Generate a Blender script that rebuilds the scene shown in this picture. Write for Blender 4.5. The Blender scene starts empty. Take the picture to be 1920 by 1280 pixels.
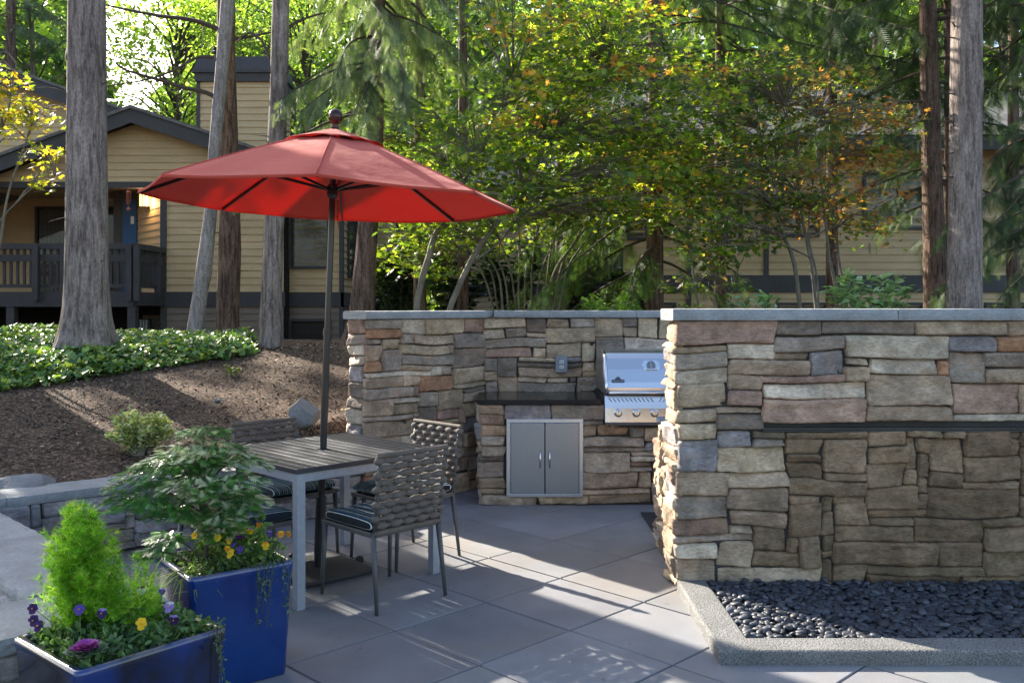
import bpy, math, random
import numpy as np
from mathutils import Vector, noise as mnoise
R = math.radians
random.seed(7)
rs = np.random.RandomState(11)
scene = bpy.context.scene
COL = scene.collection
# ---------------------------------------------------------------- camera, sky, sun, exposure
EYE, F = 1.6, 1694.0          # eye height (m), focal length in photo pixels
cd = bpy.data.cameras.new('camera'); cam = bpy.data.objects.new('camera', cd); COL.objects.link(cam)
cam.location = (0, 0, EYE); cam.rotation_euler = (R(90), 0, 0)
cd.sensor_width = 36; cd.lens = 36*F/1920; cd.shift_y = -64/1920
cd.clip_start = .05; cd.clip_end = 1500
scene.camera = cam
SUN_EL, SUN_AZ = 28.8, -43.3
w = bpy.data.worlds.new('World'); scene.world = w; w.use_nodes = True
nt = w.node_tree; bg = nt.nodes['Background']
sky = nt.nodes.new('ShaderNodeTexSky'); sky.sky_type = 'NISHITA'; sky.sun_disc = False
sky.sun_elevation = R(SUN_EL); sky.sun_rotation = R(SUN_AZ); sky.air_density = 1.0; sky.dust_density = 2.5; sky.ozone_density = 1.0
nt.links.new(sky.outputs[0], bg.inputs[0]); bg.inputs[1].default_value = .115
sd = bpy.data.lights.new('sun', 'SUN'); sun = bpy.data.objects.new('sun', sd); COL.objects.link(sun)
sd.energy = 4.9; sd.angle = R(.55); sd.color = (1, .92, .80)
az = R(SUN_AZ); el = R(SUN_EL)
sdir = Vector((math.sin(az)*math.cos(el), math.cos(az)*math.cos(el), math.sin(el)))
sun.rotation_euler = sdir.to_track_quat('Z', 'Y').to_euler(); sun.location = sdir*30
vs = scene.view_settings; vs.view_transform = 'Standard'; vs.look = 'None'; vs.gamma = 1; vs.use_curve_mapping = False
vs.exposure = 2.0
scene.cycles.max_bounces = 8; scene.cycles.transparent_max_bounces = 8
# ---------------------------------------------------------------- helpers
def W(px, py, d): return ((px-960)/F*d, d, EYE-(py-576)/F*d)
def G(px, py):
    d = EYE*F/(py-576); return ((px-960)/F*d, d, 0.0)

def vnoise(p, sc=1.0, seed=0):
    """smooth value noise in [-1,1], vectorised"""
    p = np.asarray(p, float)*sc + seed*17.13
    i = np.floor(p).astype(np.int64); f = p-i; f = f*f*(3-2*f)
    def h(a, b, c):
        n = (a*73856093) ^ (b*19349663) ^ (c*83492791)
        n = (n ^ (n >> 13))*1274126177 & 0x7fffffff
        n = (n ^ (n >> 15)) & 0xffff
        return n/32767.5-1
    x, y, z = i[..., 0], i[..., 1], i[..., 2]; fx, fy, fz = f[..., 0], f[..., 1], f[..., 2]
    def L(a, b, t): return a+(b-a)*t
    return L(L(L(h(x,y,z), h(x+1,y,z), fx), L(h(x,y+1,z), h(x+1,y+1,z), fx), fy),
             L(L(h(x,y,z+1), h(x+1,y,z+1), fx), L(h(x,y+1,z+1), h(x+1,y+1,z+1), fx), fy), fz)

def np_mesh(name, V, faces, C=None, smooth=False):
    """V (n,3); faces: list of int arrays (m,k); C (n,3) point colours"""
    V = np.asarray(V, np.float32); me = bpy.data.meshes.new(name)
    me.vertices.add(len(V)); me.vertices.foreach_set('co', V.ravel())
    faces = [np.asarray(f, np.int32) for f in faces if len(f)]
    loops = np.concatenate([f.ravel() for f in faces]); sizes = np.concatenate([np.full(len(f), f.shape[1], np.int32) for f in faces])
    me.loops.add(len(loops)); me.loops.foreach_set('vertex_index', loops)
    me.polygons.add(len(sizes)); st = np.zeros(len(sizes), np.int32); st[1:] = np.cumsum(sizes)[:-1]
    me.polygons.foreach_set('loop_start', st)
    try: me.polygons.foreach_set('loop_total', sizes)
    except Exception: pass
    me.polygons.foreach_set('use_smooth', np.full(len(sizes), smooth))
    if C is not None:
        a = me.color_attributes.new('Col', 'FLOAT_COLOR', 'POINT')
        c4 = np.ones((len(V), 4), np.float32); c4[:, :3] = C; a.data.foreach_set('color', c4.ravel())
    me.update(calc_edges=True)
    return me

def origin_of(p):
    v = Vector((0, 0, 0))
    while p is not None: v += p.location; p = p.parent
    return v

def link(name, me, m, parent=None, world=True):
    o = bpy.data.objects.new(name, me); COL.objects.link(o)
    if m is not None: me.materials.append(m)
    if parent is not None:
        o.parent = parent
        if world:
            off = origin_of(parent)
            co = np.empty(len(me.vertices)*3, np.float32); me.vertices.foreach_get('co', co)
            co = co.reshape(-1, 3)-np.array(off, np.float32); me.vertices.foreach_set('co', co.ravel()); me.update()
    return o

def bevel(o, wd, seg=2):
    b = o.modifiers.new('bevel', 'BEVEL'); b.width = wd; b.segments = seg; b.limit_method = 'ANGLE'; b.angle_limit = R(35)
    return o

def thing(name, label, cat, loc=(0, 0, 0), rz=0, group=None):
    o = bpy.data.objects.new(name, None); COL.objects.link(o); o.empty_display_size = .1
    o.location = loc; o.rotation_euler = (0, 0, rz); o['label'] = label; o['category'] = cat
    if group: o['group'] = group
    return o
def tag(o, label, cat, group=None, kind=None):
    o['label'] = label; o['category'] = cat
    if group: o['group'] = group
    if kind: o['kind'] = kind
    return o
def struct(o): o['kind'] = 'structure'; return o
def dup(root, loc, rz, label):
    r = root.copy(); COL.objects.link(r); r.location = loc; r.rotation_euler = (root.rotation_euler[0], root.rotation_euler[1], rz); r['label'] = label
    for ch in list(root.children):
        c = ch.copy(); COL.objects.link(c); c.parent = r
        for g in list(ch.children):
            e = g.copy(); COL.objects.link(e); e.parent = c
    return r

class MB:
    def __init__(s): s.V = []; s.F = []; s.C = []
    def add(s, V, Fs, c=None):
        b = len(s.V); s.V += [tuple(v) for v in V]; s.F += [tuple(i+b for i in f) for f in Fs]
        s.C += [c if c is not None else (1, 1, 1)]*len(V); return s
    def box(s, cx, cy, cz, sx, sy, sz, rz=0, c=None):
        ca, sa = math.cos(rz), math.sin(rz); V = []
        for dz in (-.5, .5):
            for dx, dy in ((-.5, -.5), (.5, -.5), (.5, .5), (-.5, .5)):
                x, y = dx*sx, dy*sy; V.append((cx+x*ca-y*sa, cy+x*sa+y*ca, cz+dz*sz))
        return s.add(V, [(3, 2, 1, 0), (4, 5, 6, 7), (0, 1, 5, 4), (1, 2, 6, 5), (2, 3, 7, 6), (3, 0, 4, 7)], c)
    def bb(s, x0, x1, y0, y1, z0, z1, c=None): return s.box((x0+x1)/2, (y0+y1)/2, (z0+z1)/2, abs(x1-x0), abs(y1-y0), abs(z1-z0), 0, c)
    def beam(s, a, b, wd, ht, c=None, up=(0, 0, 1)):
        a, b = Vector(a), Vector(b); t = (b-a).normalized(); up = Vector(up)
        sd_ = t.cross(up)
        if sd_.length < 1e-4: sd_ = t.cross(Vector((1, 0, 0)))
        sd_.normalize(); u = sd_.cross(t).normalized(); V = []
        for p in (a, b):
            for i, j in ((-.5, -.5), (.5, -.5), (.5, .5), (-.5, .5)): V.append(p+sd_*wd*i+u*ht*j)
        return s.add(V, [(0, 1, 2, 3), (7, 6, 5, 4), (4, 5, 1, 0), (5, 6, 2, 1), (6, 7, 3, 2), (7, 4, 0, 3)], c)
    def tube(s, pts, rad, seg=8, c=None, caps=True, sy=1.0):
        pts = [Vector(p) for p in pts]; n = len(pts)
        if not hasattr(rad, '__len__'): rad = [rad]*n
        V = []; ref = None
        for i in range(n):
            t = (pts[min(i+1, n-1)]-pts[max(i-1, 0)])
            t = t.normalized() if t.length > 1e-9 else Vector((0, 0, 1))
            if ref is None: ref = Vector((1, 0, 0)) if abs(t.x) < .9 else Vector((0, 1, 0))
            u = (ref-t*ref.dot(t)).normalized(); v = t.cross(u); ref = u
            for k in range(seg):
                a = 2*math.pi*k/seg; V.append(pts[i]+u*math.cos(a)*rad[i]+v*math.sin(a)*rad[i]*sy)
        Fs = []
        for i in range(n-1):
            for k in range(seg):
                k2 = (k+1) % seg; Fs.append((i*seg+k, i*seg+k2, (i+1)*seg+k2, (i+1)*seg+k))
        if caps: Fs += [tuple(range(seg-1, -1, -1)), tuple((n-1)*seg+k for k in range(seg))]
        return s.add(V, Fs, c)
    def loft(s, rings, caps=(True, True), c=None):
        k = len(rings[0]); V = [p for r in rings for p in r]; Fs = []
        for i in range(len(rings)-1):
            for j in range(k):
                j2 = (j+1) % k; Fs.append((i*k+j, i*k+j2, (i+1)*k+j2, (i+1)*k+j))
        if caps[0]: Fs.append(tuple(range(k-1, -1, -1)))
        if caps[1]: Fs.append(tuple((len(rings)-1)*k+j for j in range(k)))
        return s.add(V, Fs, c)
    def lathe(s, prof, seg=24, o=(0, 0, 0), axis='z', c=None):
        rings = []
        for r, h in prof:
            rg = []
            for k in range(seg):
                a = 2*math.pi*k/seg; x, y = r*math.cos(a), r*math.sin(a)
                p = (x, y, h) if axis == 'z' else (x, -h, y)
                rg.append((p[0]+o[0], p[1]+o[1], p[2]+o[2]))
            rings.append(rg)
        return s.loft(rings, c=c)
    def ball(s, o, rx, ry, rz, seg=12, rg=8, c=None):
        prof = []
        rings = []
        for i in range(1, rg):
            a = math.pi*i/rg; rings.append([(o[0]+rx*math.sin(a)*math.cos(2*math.pi*k/seg), o[1]+ry*math.sin(a)*math.sin(2*math.pi*k/seg), o[2]-rz*math.cos(a)) for k in range(seg)])
        return s.loft(rings, c=c)
    def mesh(s, name, smooth=False, col=False):
        me = bpy.data.meshes.new(name); me.from_pydata([tuple(v) for v in s.V], [], s.F)
        if col:
            a = me.color_attributes.new('Col', 'FLOAT_COLOR', 'POINT')
            c4 = np.ones((len(s.V), 4), np.float32); c4[:, :3] = s.C; a.data.foreach_set('color', c4.ravel())
        if smooth: me.polygons.foreach_set('use_smooth', [True]*len(me.polygons))
        me.update(); return me
    def build(s, name, m, parent=None, smooth=False, bev=0, world=True, col=False, seg=2, auto=False):
        me = s.mesh(name, smooth, col)
        if auto: 
            try: me.set_sharp_from_angle(angle=R(35))
            except Exception: pass
        o = link(name, me, m, parent, world)
        if bev: bevel(o, bev, seg)
        return o

# ---------------------------------------------------------------- materials
def new_mat(name):
    m = bpy.data.materials.new(name); m.use_nodes = True; n = m.node_tree.nodes; l = m.node_tree.links
    return m, n, l, n['Principled BSDF']
def _noise(n, l, sc, det=4, vec=None, rough=.55):
    t = n.new('ShaderNodeTexNoise'); t.inputs['Scale'].default_value = sc; t.inputs['Detail'].default_value = det; t.inputs['Roughness'].default_value = rough
    if vec is not None: l.new(vec, t.inputs['Vector'])
    return t
def _coord(n, l, scale=(1, 1, 1)):
    tc = n.new('ShaderNodeTexCoord'); mp = n.new('ShaderNodeMapping'); mp.inputs['Scale'].default_value = scale
    l.new(tc.outputs['Object'], mp.inputs['Vector']); return mp.outputs[0]
def _mul(n, l, a, fac_sock, lo, hi):
    """colour a (socket or rgb) times map(fac, lo..hi)"""
    mr = n.new('ShaderNodeMapRange'); mr.inputs['From Min'].default_value = .3; mr.inputs['From Max'].default_value = .7
    mr.inputs['To Min'].default_value = lo; mr.inputs['To Max'].default_value = hi; mr.clamp = True
    l.new(fac_sock, mr.inputs['Value'])
    mx = n.new('ShaderNodeVectorMath'); mx.operation = 'SCALE'
    if hasattr(a, 'links'): l.new(a, mx.inputs[0])
    else: mx.inputs[0].default_value = a
    l.new(mr.outputs[0], mx.inputs['Scale']); return mx.outputs[0]
def _bump(n, l, h, s, d, prev=None):
    b = n.new('ShaderNodeBump'); b.inputs['Strength'].default_value = s; b.inputs['Distance'].default_value = d
    l.new(h, b.inputs['Height'])
    if prev is not None: l.new(prev, b.inputs['Normal'])
    return b.outputs[0]
def mat(name, rgb=None, rough=.6, metal=0, var=.15, nsc=6, fine=40, bump=.3, bdist=.002, scale=(1, 1, 1), coat=0, spec=None, fvar=.08):
    m, n, l, p = new_mat(name)
    v = _coord(n, l, scale)
    if rgb is None:
        a = n.new('ShaderNodeAttribute'); a.attribute_name = 'Col'; c = a.outputs['Color']
    else: c = tuple(rgb)
    n1 = _noise(n, l, nsc, 4, v); n2 = _noise(n, l, fine, 3, v)
    c = _mul(n, l, c, n1.outputs[0], 1-var, 1+var); c = _mul(n, l, c, n2.outputs[0], 1-fvar, 1+fvar)
    l.new(c, p.inputs['Base Color'])
    p.inputs['Roughness'].default_value = rough; p.inputs['Metallic'].default_value = metal
    if coat: p.inputs['Coat Weight'].default_value = coat; p.inputs['Coat Roughness'].default_value = .05
    if spec is not None: p.inputs['Specular IOR Level'].default_value = spec
    if bump: l.new(_bump(n, l, n2.outputs[0], bump, bdist), p.inputs['Normal'])
    return m
def leaf_mat(name, trans=.4, rough=.45, spec=.5, tb=1.6):
    m, n, l, p = new_mat(name)
    a = n.new('ShaderNodeAttribute'); a.attribute_name = 'Col'
    l.new(a.outputs['Color'], p.inputs['Base Color']); p.inputs['Roughness'].default_value = rough
    p.inputs['Specular IOR Level'].default_value = spec
    sc = n.new('ShaderNodeVectorMath'); sc.operation = 'MULTIPLY'; sc.inputs[1].default_value = (tb, tb*1.05, tb*.45)
    l.new(a.outputs['Color'], sc.inputs[0])
    t = n.new('ShaderNodeBsdfTranslucent'); l.new(sc.outputs[0], t.inputs['Color'])
    mx = n.new('ShaderNodeMixShader'); mx.inputs[0].default_value = trans
    l.new(p.outputs[0], mx.inputs[1]); l.new(t.outputs[0], mx.inputs[2]); l.new(mx.outputs[0], n['Material Output'].inputs[0])
    return m
def bark_mat(name, c1, c2, vsc=9, bump=1.0, bd=.02):
    m, n, l, p = new_mat(name)
    n1 = _noise(n, l, 26, 6, _coord(n, l, (1, 1, .13)), .65); n2 = _noise(n, l, 60, 4, _coord(n, l, (1, 1, .45)), .6); n3 = _noise(n, l, 2.2, 4, _coord(n, l))
    cr = n.new('ShaderNodeValToRGB'); cr.color_ramp.elements[0].position = .38; cr.color_ramp.elements[1].position = .57
    cr.color_ramp.elements[0].color = (*c2, 1); cr.color_ramp.elements[1].color = (*c1, 1)
    l.new(n1.outputs[0], cr.inputs[0])
    c = _mul(n, l, cr.outputs[0], n2.outputs[0], .65, 1.35); c = _mul(n, l, c, n3.outputs[0], .75, 1.2)
    l.new(c, p.inputs['Base Color']); p.inputs['Roughness'].default_value = .9; p.inputs['Specular IOR Level'].default_value = .2
    b1 = _bump(n, l, n1.outputs[0], bump, bd*1.5); l.new(_bump(n, l, n2.outputs[0], .6, .008, b1), p.inputs['Normal'])
    return m
def stone_mat(name):
    m, n, l, p = new_mat(name)
    a = n.new('ShaderNodeAttribute'); a.attribute_name = 'Col'
    v = _coord(n, l); v2 = _coord(n, l, (1, 1, 2.6))
    n1 = _noise(n, l, 9, 6, v, .62); n2 = _noise(n, l, 34, 6, v2, .7); n3 = _noise(n, l, 160, 3, v); n4 = _noise(n, l, 5, 5, v2, .6)
    c = _mul(n, l, a.outputs['Color'], n1.outputs[0], .66, 1.32); c = _mul(n, l, c, n2.outputs[0], .62, 1.30); c = _mul(n, l, c, n3.outputs[0], .9, 1.1)
    mx = n.new('ShaderNodeMix'); mx.data_type = 'RGBA'; mx.blend_type = 'MIX'
    mr = n.new('ShaderNodeMapRange'); mr.inputs['From Min'].default_value = .52; mr.inputs['From Max'].default_value = .72; mr.inputs['To Max'].default_value = .5
    l.new(n4.outputs[0], mr.inputs['Value']); l.new(mr.outputs[0], mx.inputs[0]); l.new(c, mx.inputs[6]); mx.inputs[7].default_value = (.36, .22, .125, 1)
    n5 = _noise(n, l, 3.1, 6, _coord(n, l, (1.3, 1.3, 1)), .68); c5 = _mul(n, l, mx.outputs[2], n5.outputs[0], .70, 1.22); l.new(c5, p.inputs['Base Color']); p.inputs['Roughness'].default_value = .85; p.inputs['Specular IOR Level'].default_value = .25
    b = _bump(n, l, n2.outputs[0], .75, .012); b = _bump(n, l, n3.outputs[0], .35, .003, b); b = _bump(n, l, n1.outputs[0], .5, .02, b)
    l.new(b, p.inputs['Normal']); return m

M = {}
M['stone'] = stone_mat('ledge_stone')
M['mortar'] = mat('mortar', (.045, .042, .038), .95)
M['cap'] = mat('bluestone_cap', (.25, .26, .26), .75, var=.22, nsc=5, fine=60, bump=.8, bdist=.006, fvar=.14)
M['paver'] = mat('paver', None, .68, var=.16, nsc=2.6, fine=180, bump=.35, bdist=.002, fvar=.13)
pm = M['paver']; n, l = pm.node_tree.nodes, pm.node_tree.links; p = n['Principled BSDF']; src = p.inputs['Base Color'].links[0].from_socket
sn = _noise(n, l, 1.1, 6, _coord(n, l), .6); mr = n.new('ShaderNodeMapRange'); mr.inputs['From Min'].default_value = .5; mr.inputs['From Max'].default_value = .68; mr.inputs['To Max'].default_value = .55; l.new(sn.outputs[0], mr.inputs['Value'])
mx = n.new('ShaderNodeMix'); mx.data_type = 'RGBA'; l.new(mr.outputs[0], mx.inputs[0]); l.new(src, mx.inputs[6]); mx.inputs[7].default_value = (.20, .165, .135, 1); l.new(mx.outputs[2], p.inputs['Base Color'])
sn2 = _noise(n, l, 22, 3, _coord(n, l), .5); m2 = n.new('ShaderNodeMapRange'); m2.inputs['From Min'].default_value = .70; m2.inputs['From Max'].default_value = .74; m2.inputs['To Max'].default_value = .6; l.new(sn2.outputs[0], m2.inputs['Value'])
mx2 = n.new('ShaderNodeMix'); mx2.data_type = 'RGBA'; l.new(m2.outputs[0], mx2.inputs[0]); l.new(mx.outputs[2], mx2.inputs[6]); mx2.inputs[7].default_value = (.06, .05, .04, 1); l.new(mx2.outputs[2], p.inputs['Base Color'])
M['joint'] = mat('joint_sand', (.05, .047, .043), .95, fine=200, bump=.6)
M['slot'] = mat('slot_steel', (.06, .062, .065), .35, metal=.8)
M['granite'] = mat('black_granite', (.005, .006, .007), .16, var=.3, fine=220, bump=0, spec=.35)
M['steel'] = mat('brushed_steel', (.60, .61, .63), .27, metal=1, var=.04, nsc=3, fine=90, bump=.08, bdist=.0008, scale=(1, 1, 40))
M['steel2'] = mat('door_steel', (.30, .315, .34), .36, metal=1, var=.03, nsc=2, fine=90, bump=.0, bdist=.0008, scale=(40, 1, 1))
M['chrome'] = mat('chrome', (.75, .75, .76), .12, metal=1, var=.02, bump=0)
M['black'] = mat('black_metal', (.012, .012, .013), .3, var=.1, bump=.1, coat=.2)
M['blackp'] = mat('black_plastic', (.02, .02, .022), .55)
M['alu'] = mat('grey_powder_coat', (.33, .36, .40), .38, metal=.35, var=.04, bump=.1, bdist=.0005)
M['slat'] = mat('charcoal_slat', (.022, .026, .034), .38, var=.12, fine=70, bump=.25, bdist=.001, scale=(1, 1, 1), spec=.6)
M['rope'] = mat('taupe_rope', (.125, .100, .080), .85, var=.16, nsc=14, fine=260, bump=.9, bdist=.003, fvar=.2)
M['cframe'] = mat('chair_frame', (.075, .072, .070), .45, var=.1, bump=.15)
M['granular'] = mat('aggregate_kerb', (.155, .153, .145), .9, var=.15, nsc=6, fine=110, bump=1, bdist=.008, fvar=.6)
M['mat'] = mat('rubber_mat', (.018, .019, .021), .7, fine=120, bump=.6)
M['rock'] = mat('grey_boulder', (.17, .172, .172), .85, var=.25, nsc=4, fine=40, bump=1, bdist=.01, fvar=.15)
M['trim'] = mat('dark_trim', (.060, .058, .058), .7, var=.1, nsc=3)
M['deck'] = mat('deck_paint', (.058, .055, .056), .7, var=.18, nsc=4, fine=30, bump=.3)
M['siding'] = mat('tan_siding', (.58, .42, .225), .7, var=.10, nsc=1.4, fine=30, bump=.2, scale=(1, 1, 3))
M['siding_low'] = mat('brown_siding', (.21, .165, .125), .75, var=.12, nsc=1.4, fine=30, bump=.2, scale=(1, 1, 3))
M['shingle'] = mat('shingle', (.16, .15, .14), .9, var=.3, nsc=6, fine=25, bump=.9, bdist=.02, fvar=.3)
M['dark'] = mat('dark_interior', (.012, .011, .011), .9, bump=0)
M['blinds'] = mat('blinds', (.62, .63, .64), .6, bump=0)
M['bluedoor'] = mat('blue_door', (.012, .07, .20), .45, var=.06, bump=.1)
M['white'] = mat('white_paint', (.7, .7, .68), .5, bump=0)
M['copper'] = mat('copper_tube', (.35, .12, .08), .35, metal=.6, bump=0)
M['soil'] = mat('potting_soil', (.03, .022, .016), .95, fine=60, bump=1, bdist=.01)
M['leaf'] = leaf_mat('broad_leaf'); M['leafy'] = leaf_mat('thin_leaf', .58); M['ivy'] = leaf_mat('ivy_leaf', .25, .38, .6)
M['needle'] = leaf_mat('needle', .3, .6, .3, 1.4)
M['petal'] = leaf_mat('petal', .3, .6, .3, 1.3)
M['bark1'] = bark_mat('fir_bark', (.30, .245, .21), (.13, .10, .083))
M['bark2'] = bark_mat('brown_bark', (.20, .135, .10), (.07, .045, .033), 11)
M['bark3'] = bark_mat('pale_bark', (.34, .31, .29), (.20, .18, .165), 7, .5, .008)
M['bark4'] = mat('thin_bark', (.16, .14, .10), .85, var=.3, nsc=9, fine=60, bump=.8, bdist=.006)
M['twig'] = mat('twig', (.075, .055, .04), .9, bump=.2)
m, n, l, p = new_mat('window_glass'); p.inputs['Base Color'].default_value = (.03, .035, .04, 1); p.inputs['Roughness'].default_value = .06; p.inputs['Specular IOR Level'].default_value = .8
M['glass'] = m
m, n, l, p = new_mat('lamp_glow'); p.inputs['Emission Color'].default_value = (1, .62, .22, 1); p.inputs['Emission Strength'].default_value = .6; p.inputs['Base Color'].default_value = (.8, .6, .3, 1)
M['glow'] = m
# blue glaze: blue with dark burnt patches towards rims
def glaze(name, dark, seed=0):
    m, n, l, p = new_mat(name)
    v = _coord(n, l, (1, 1, .55)); n1 = _noise(n, l, 3.2, 5, v); n2 = _noise(n, l, 90, 2, v)
    cr = n.new('ShaderNodeValToRGB'); e = cr.color_ramp.elements
    e[0].position = dark; e[0].color = (.004, .006, .016, 1); e[1].position = dark+.14; e[1].color = (.002, .022, .13, 1); q = e.new(min(.95, dark+.36)); q.color = (.002, .042, .19, 1)
    l.new(n1.outputs[0], cr.inputs[0])
    sp_ = n.new('ShaderNodeSeparateXYZ'); l.new(_coord(n, l), sp_.inputs[0]); mr_ = n.new('ShaderNodeMapRange'); mr_.inputs['From Min'].default_value = .484; mr_.inputs['From Max'].default_value = .497; l.new(sp_.outputs[2], mr_.inputs['Value'])
    nr_ = n.new('ShaderNodeMath'); nr_.operation = 'MULTIPLY'; n4_ = _noise(n, l, 14, 4, _coord(n, l)); m4 = n.new('ShaderNodeMapRange'); m4.inputs['From Min'].default_value = .42; m4.inputs['From Max'].default_value = .6; m4.inputs['To Max'].default_value = .75; l.new(n4_.outputs[0], m4.inputs['Value']); l.new(mr_.outputs[0], nr_.inputs[0]); l.new(m4.outputs[0], nr_.inputs[1])
    mx_ = n.new('ShaderNodeMix'); mx_.data_type = 'RGBA'; l.new(nr_.outputs[0], mx_.inputs[0]); l.new(cr.outputs[0], mx_.inputs[6]); mx_.inputs[7].default_value = (.10, .09, .085, 1); l.new(mx_.outputs[2], p.inputs['Base Color'])
    p.inputs['Roughness'].default_value = .22; p.inputs['Coat Weight'].default_value = .8; p.inputs['Coat Roughness'].default_value = .08
    l.new(_bump(n, l, n1.outputs[0], .12, .02), p.inputs['Normal']); return m
M['glaze'] = glaze('blue_glaze', .33); M['glaze2'] = glaze('dark_blue_glaze', .46)
# umbrella canvas
m, n, l, p = new_mat('red_canvas')
wv = _noise(n, l, 400, 2, _coord(n, l)); bn = _noise(n, l, 2.5, 3, _coord(n, l))
c = _mul(n, l, (.62, .105, .068), bn.outputs[0], .93, 1.07); l.new(c, p.inputs['Base Color']); p.inputs['Roughness'].default_value = .9; p.inputs['Specular IOR Level'].default_value = .2
p.inputs['Sheen Weight'].default_value = .15; p.inputs['Sheen Roughness'].default_value = .5
bf = _noise(n, l, 5, 3, _coord(n, l)); l.new(_bump(n, l, bf.outputs[0], .35, .03, _bump(n, l, wv.outputs[0], .2, .001)), p.inputs['Normal'])
t = n.new('ShaderNodeBsdfTranslucent'); t.inputs['Color'].default_value = (.70, .045, .03, 1)
mx = n.new('ShaderNodeMixShader'); mx.inputs[0].default_value = .33; l.new(p.outputs[0], mx.inputs[1]); l.new(t.outputs[0], mx.inputs[2]); l.new(mx.outputs[0], n['Material Output'].inputs[0])
M['canvas'] = m
# striped cushion
m, n, l, p = new_mat('striped_fabric')
tc = n.new('ShaderNodeTexCoord'); sx = n.new('ShaderNodeSeparateXYZ'); l.new(tc.outputs['Object'], sx.inputs[0])
mm = n.new('ShaderNodeMath'); mm.operation = 'MULTIPLY'; mm.inputs[1].default_value = 12.0; l.new(sx.outputs[0], mm.inputs[0])
fr = n.new('ShaderNodeMath'); fr.operation = 'FRACT'; l.new(mm.outputs[0], fr.inputs[0])
cr = n.new('ShaderNodeValToRGB'); cr.color_ramp.interpolation = 'CONSTANT'
stops = [(0, (.012, .018, .028)), (.14, (.08, .22, .27)), (.20, (.01, .014, .02)), (.30, (.62, .66, .62)), (.335, (.012, .016, .022)), (.44, (.03, .12, .22)), (.56, (.008, .010, .014)), (.64, (.45, .52, .50)), (.675, (.012, .02, .03)), (.80, (.10, .20, .22)), (.86, (.01, .012, .016)), (.94, (.34, .40, .40)), (.965, (.01, .014, .02))]
e = cr.color_ramp.elements
e[0].position = 0; e[0].color = (*stops[0][1], 1); e[1].position = stops[1][0]; e[1].color = (*stops[1][1], 1)
for ps, cc in stops[2:]:
    q = e.new(ps); q.color = (*cc, 1)
l.new(fr.outputs[0], cr.inputs[0]); wv = _noise(n, l, 500, 2, _coord(n, l))
l.new(_mul(n, l, cr.outputs[0], wv.outputs[0], .85, 1.15), p.inputs['Base Color']); p.inputs['Roughness'].default_value = .85; p.inputs['Specular IOR Level'].default_value = .3
l.new(_bump(n, l, wv.outputs[0], .3, .001), p.inputs['Normal']); M['stripe'] = m
# mulch
m, n, l, p = new_mat('bark_mulch')
v = _coord(n, l); vo = n.new('ShaderNodeTexVoronoi'); vo.inputs['Scale'].default_value = 55; l.new(_coord(n, l, (1, 1.6, 1)), vo.inputs['Vector'])
n1 = _noise(n, l, 2.2, 4, v); n2 = _noise(n, l, 70, 4, v)
hs = n.new('ShaderNodeSeparateColor'); l.new(vo.outputs['Color'], hs.inputs[0])
cr = n.new('ShaderNodeValToRGB'); e = cr.color_ramp.elements; e[0].position = 0; e[0].color = (.028, .020, .015, 1); e[1].position = 1; e[1].color = (.35, .23, .15, 1)
q = e.new(.62); q.color = (.115, .080, .058, 1)
l.new(hs.outputs[0], cr.inputs[0]); c = _mul(n, l, cr.outputs[0], n2.outputs[0], .55, 1.35); c = _mul(n, l, c, n1.outputs[0], .75, 1.2)
l.new(c, p.inputs['Base Color']); p.inputs['Roughness'].default_value = .95; p.inputs['Specular IOR Level'].default_value = .15
b = _bump(n, l, vo.outputs['Distance'], .9, .02); l.new(_bump(n, l, n2.outputs[0], .9, .015, b), p.inputs['Normal']); M['mulch'] = m
M['chip'] = mat('mulch_chip', None, .9, bump=.3)
M['pebble'] = mat('black_pebble', None, .55, var=.15, nsc=20, fine=200, bump=.1, spec=.5)

# ---------------------------------------------------------------- terrain and paving
def yb(x): return np.interp(x, [-60, -3.6, -2.62, -1.3, -.3, 60], [5.12, 5.12, 6.05, 7.25, 8.25, 8.25])
def tz(x, y):
    x = np.asarray(x, float); y = np.asarray(y, float)
    t = y-yb(x)
    zz = .42+.150*(np.clip(y, 0, 10.8)-6) + .05*np.clip((-x-3.0)/1.3, 0, 1)*np.clip((y-8)/1.6, 0, 1)
    zz = zz-np.clip(y-12.8, 0, 4)*.17
    zz = zz-np.clip(x+.5, 0, 2)*.12
    zz = np.minimum(zz, .41+.5*t)
    P = np.stack([x, y, x*0], -1)
    zz = zz+.035*vnoise(P, .9, 3)*np.clip(t*2, 0, 1)+.012*vnoise(P, 4, 5)*np.clip(t*3, 0, 1)
    return np.where(t < 0, -.07, zz)
def tzf(x, y): return float(tz(np.array([x]), np.array([y]))[0])
xs = np.concatenate([[-600, -250, -100, -50, -25], np.arange(-14, -7, .5), np.arange(-7, 6, .08), np.arange(6, 14, .5), [25, 50, 100, 250, 600]])
ys = np.concatenate([[-600, -200, -60, -20, -8, -2], np.arange(0, 4.5, .5), np.arange(4.5, 13.5, .08), np.arange(13.5, 20, .5), [25, 40, 80, 200, 700]])
X, Y = np.meshgrid(xs, ys); Z = tz(X, Y); V = np.stack([X, Y, Z], -1).reshape(-1, 3); nx, ny = len(xs), len(ys)
idx = np.arange(nx*ny).reshape(ny, nx)
Fq = np.stack([idx[:-1, :-1], idx[:-1, 1:], idx[1:, 1:], idx[1:, :-1]], -1).reshape(-1, 4)
struct(link('ground', np_mesh('ground', V, [Fq], smooth=True), M['mulch']))
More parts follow.
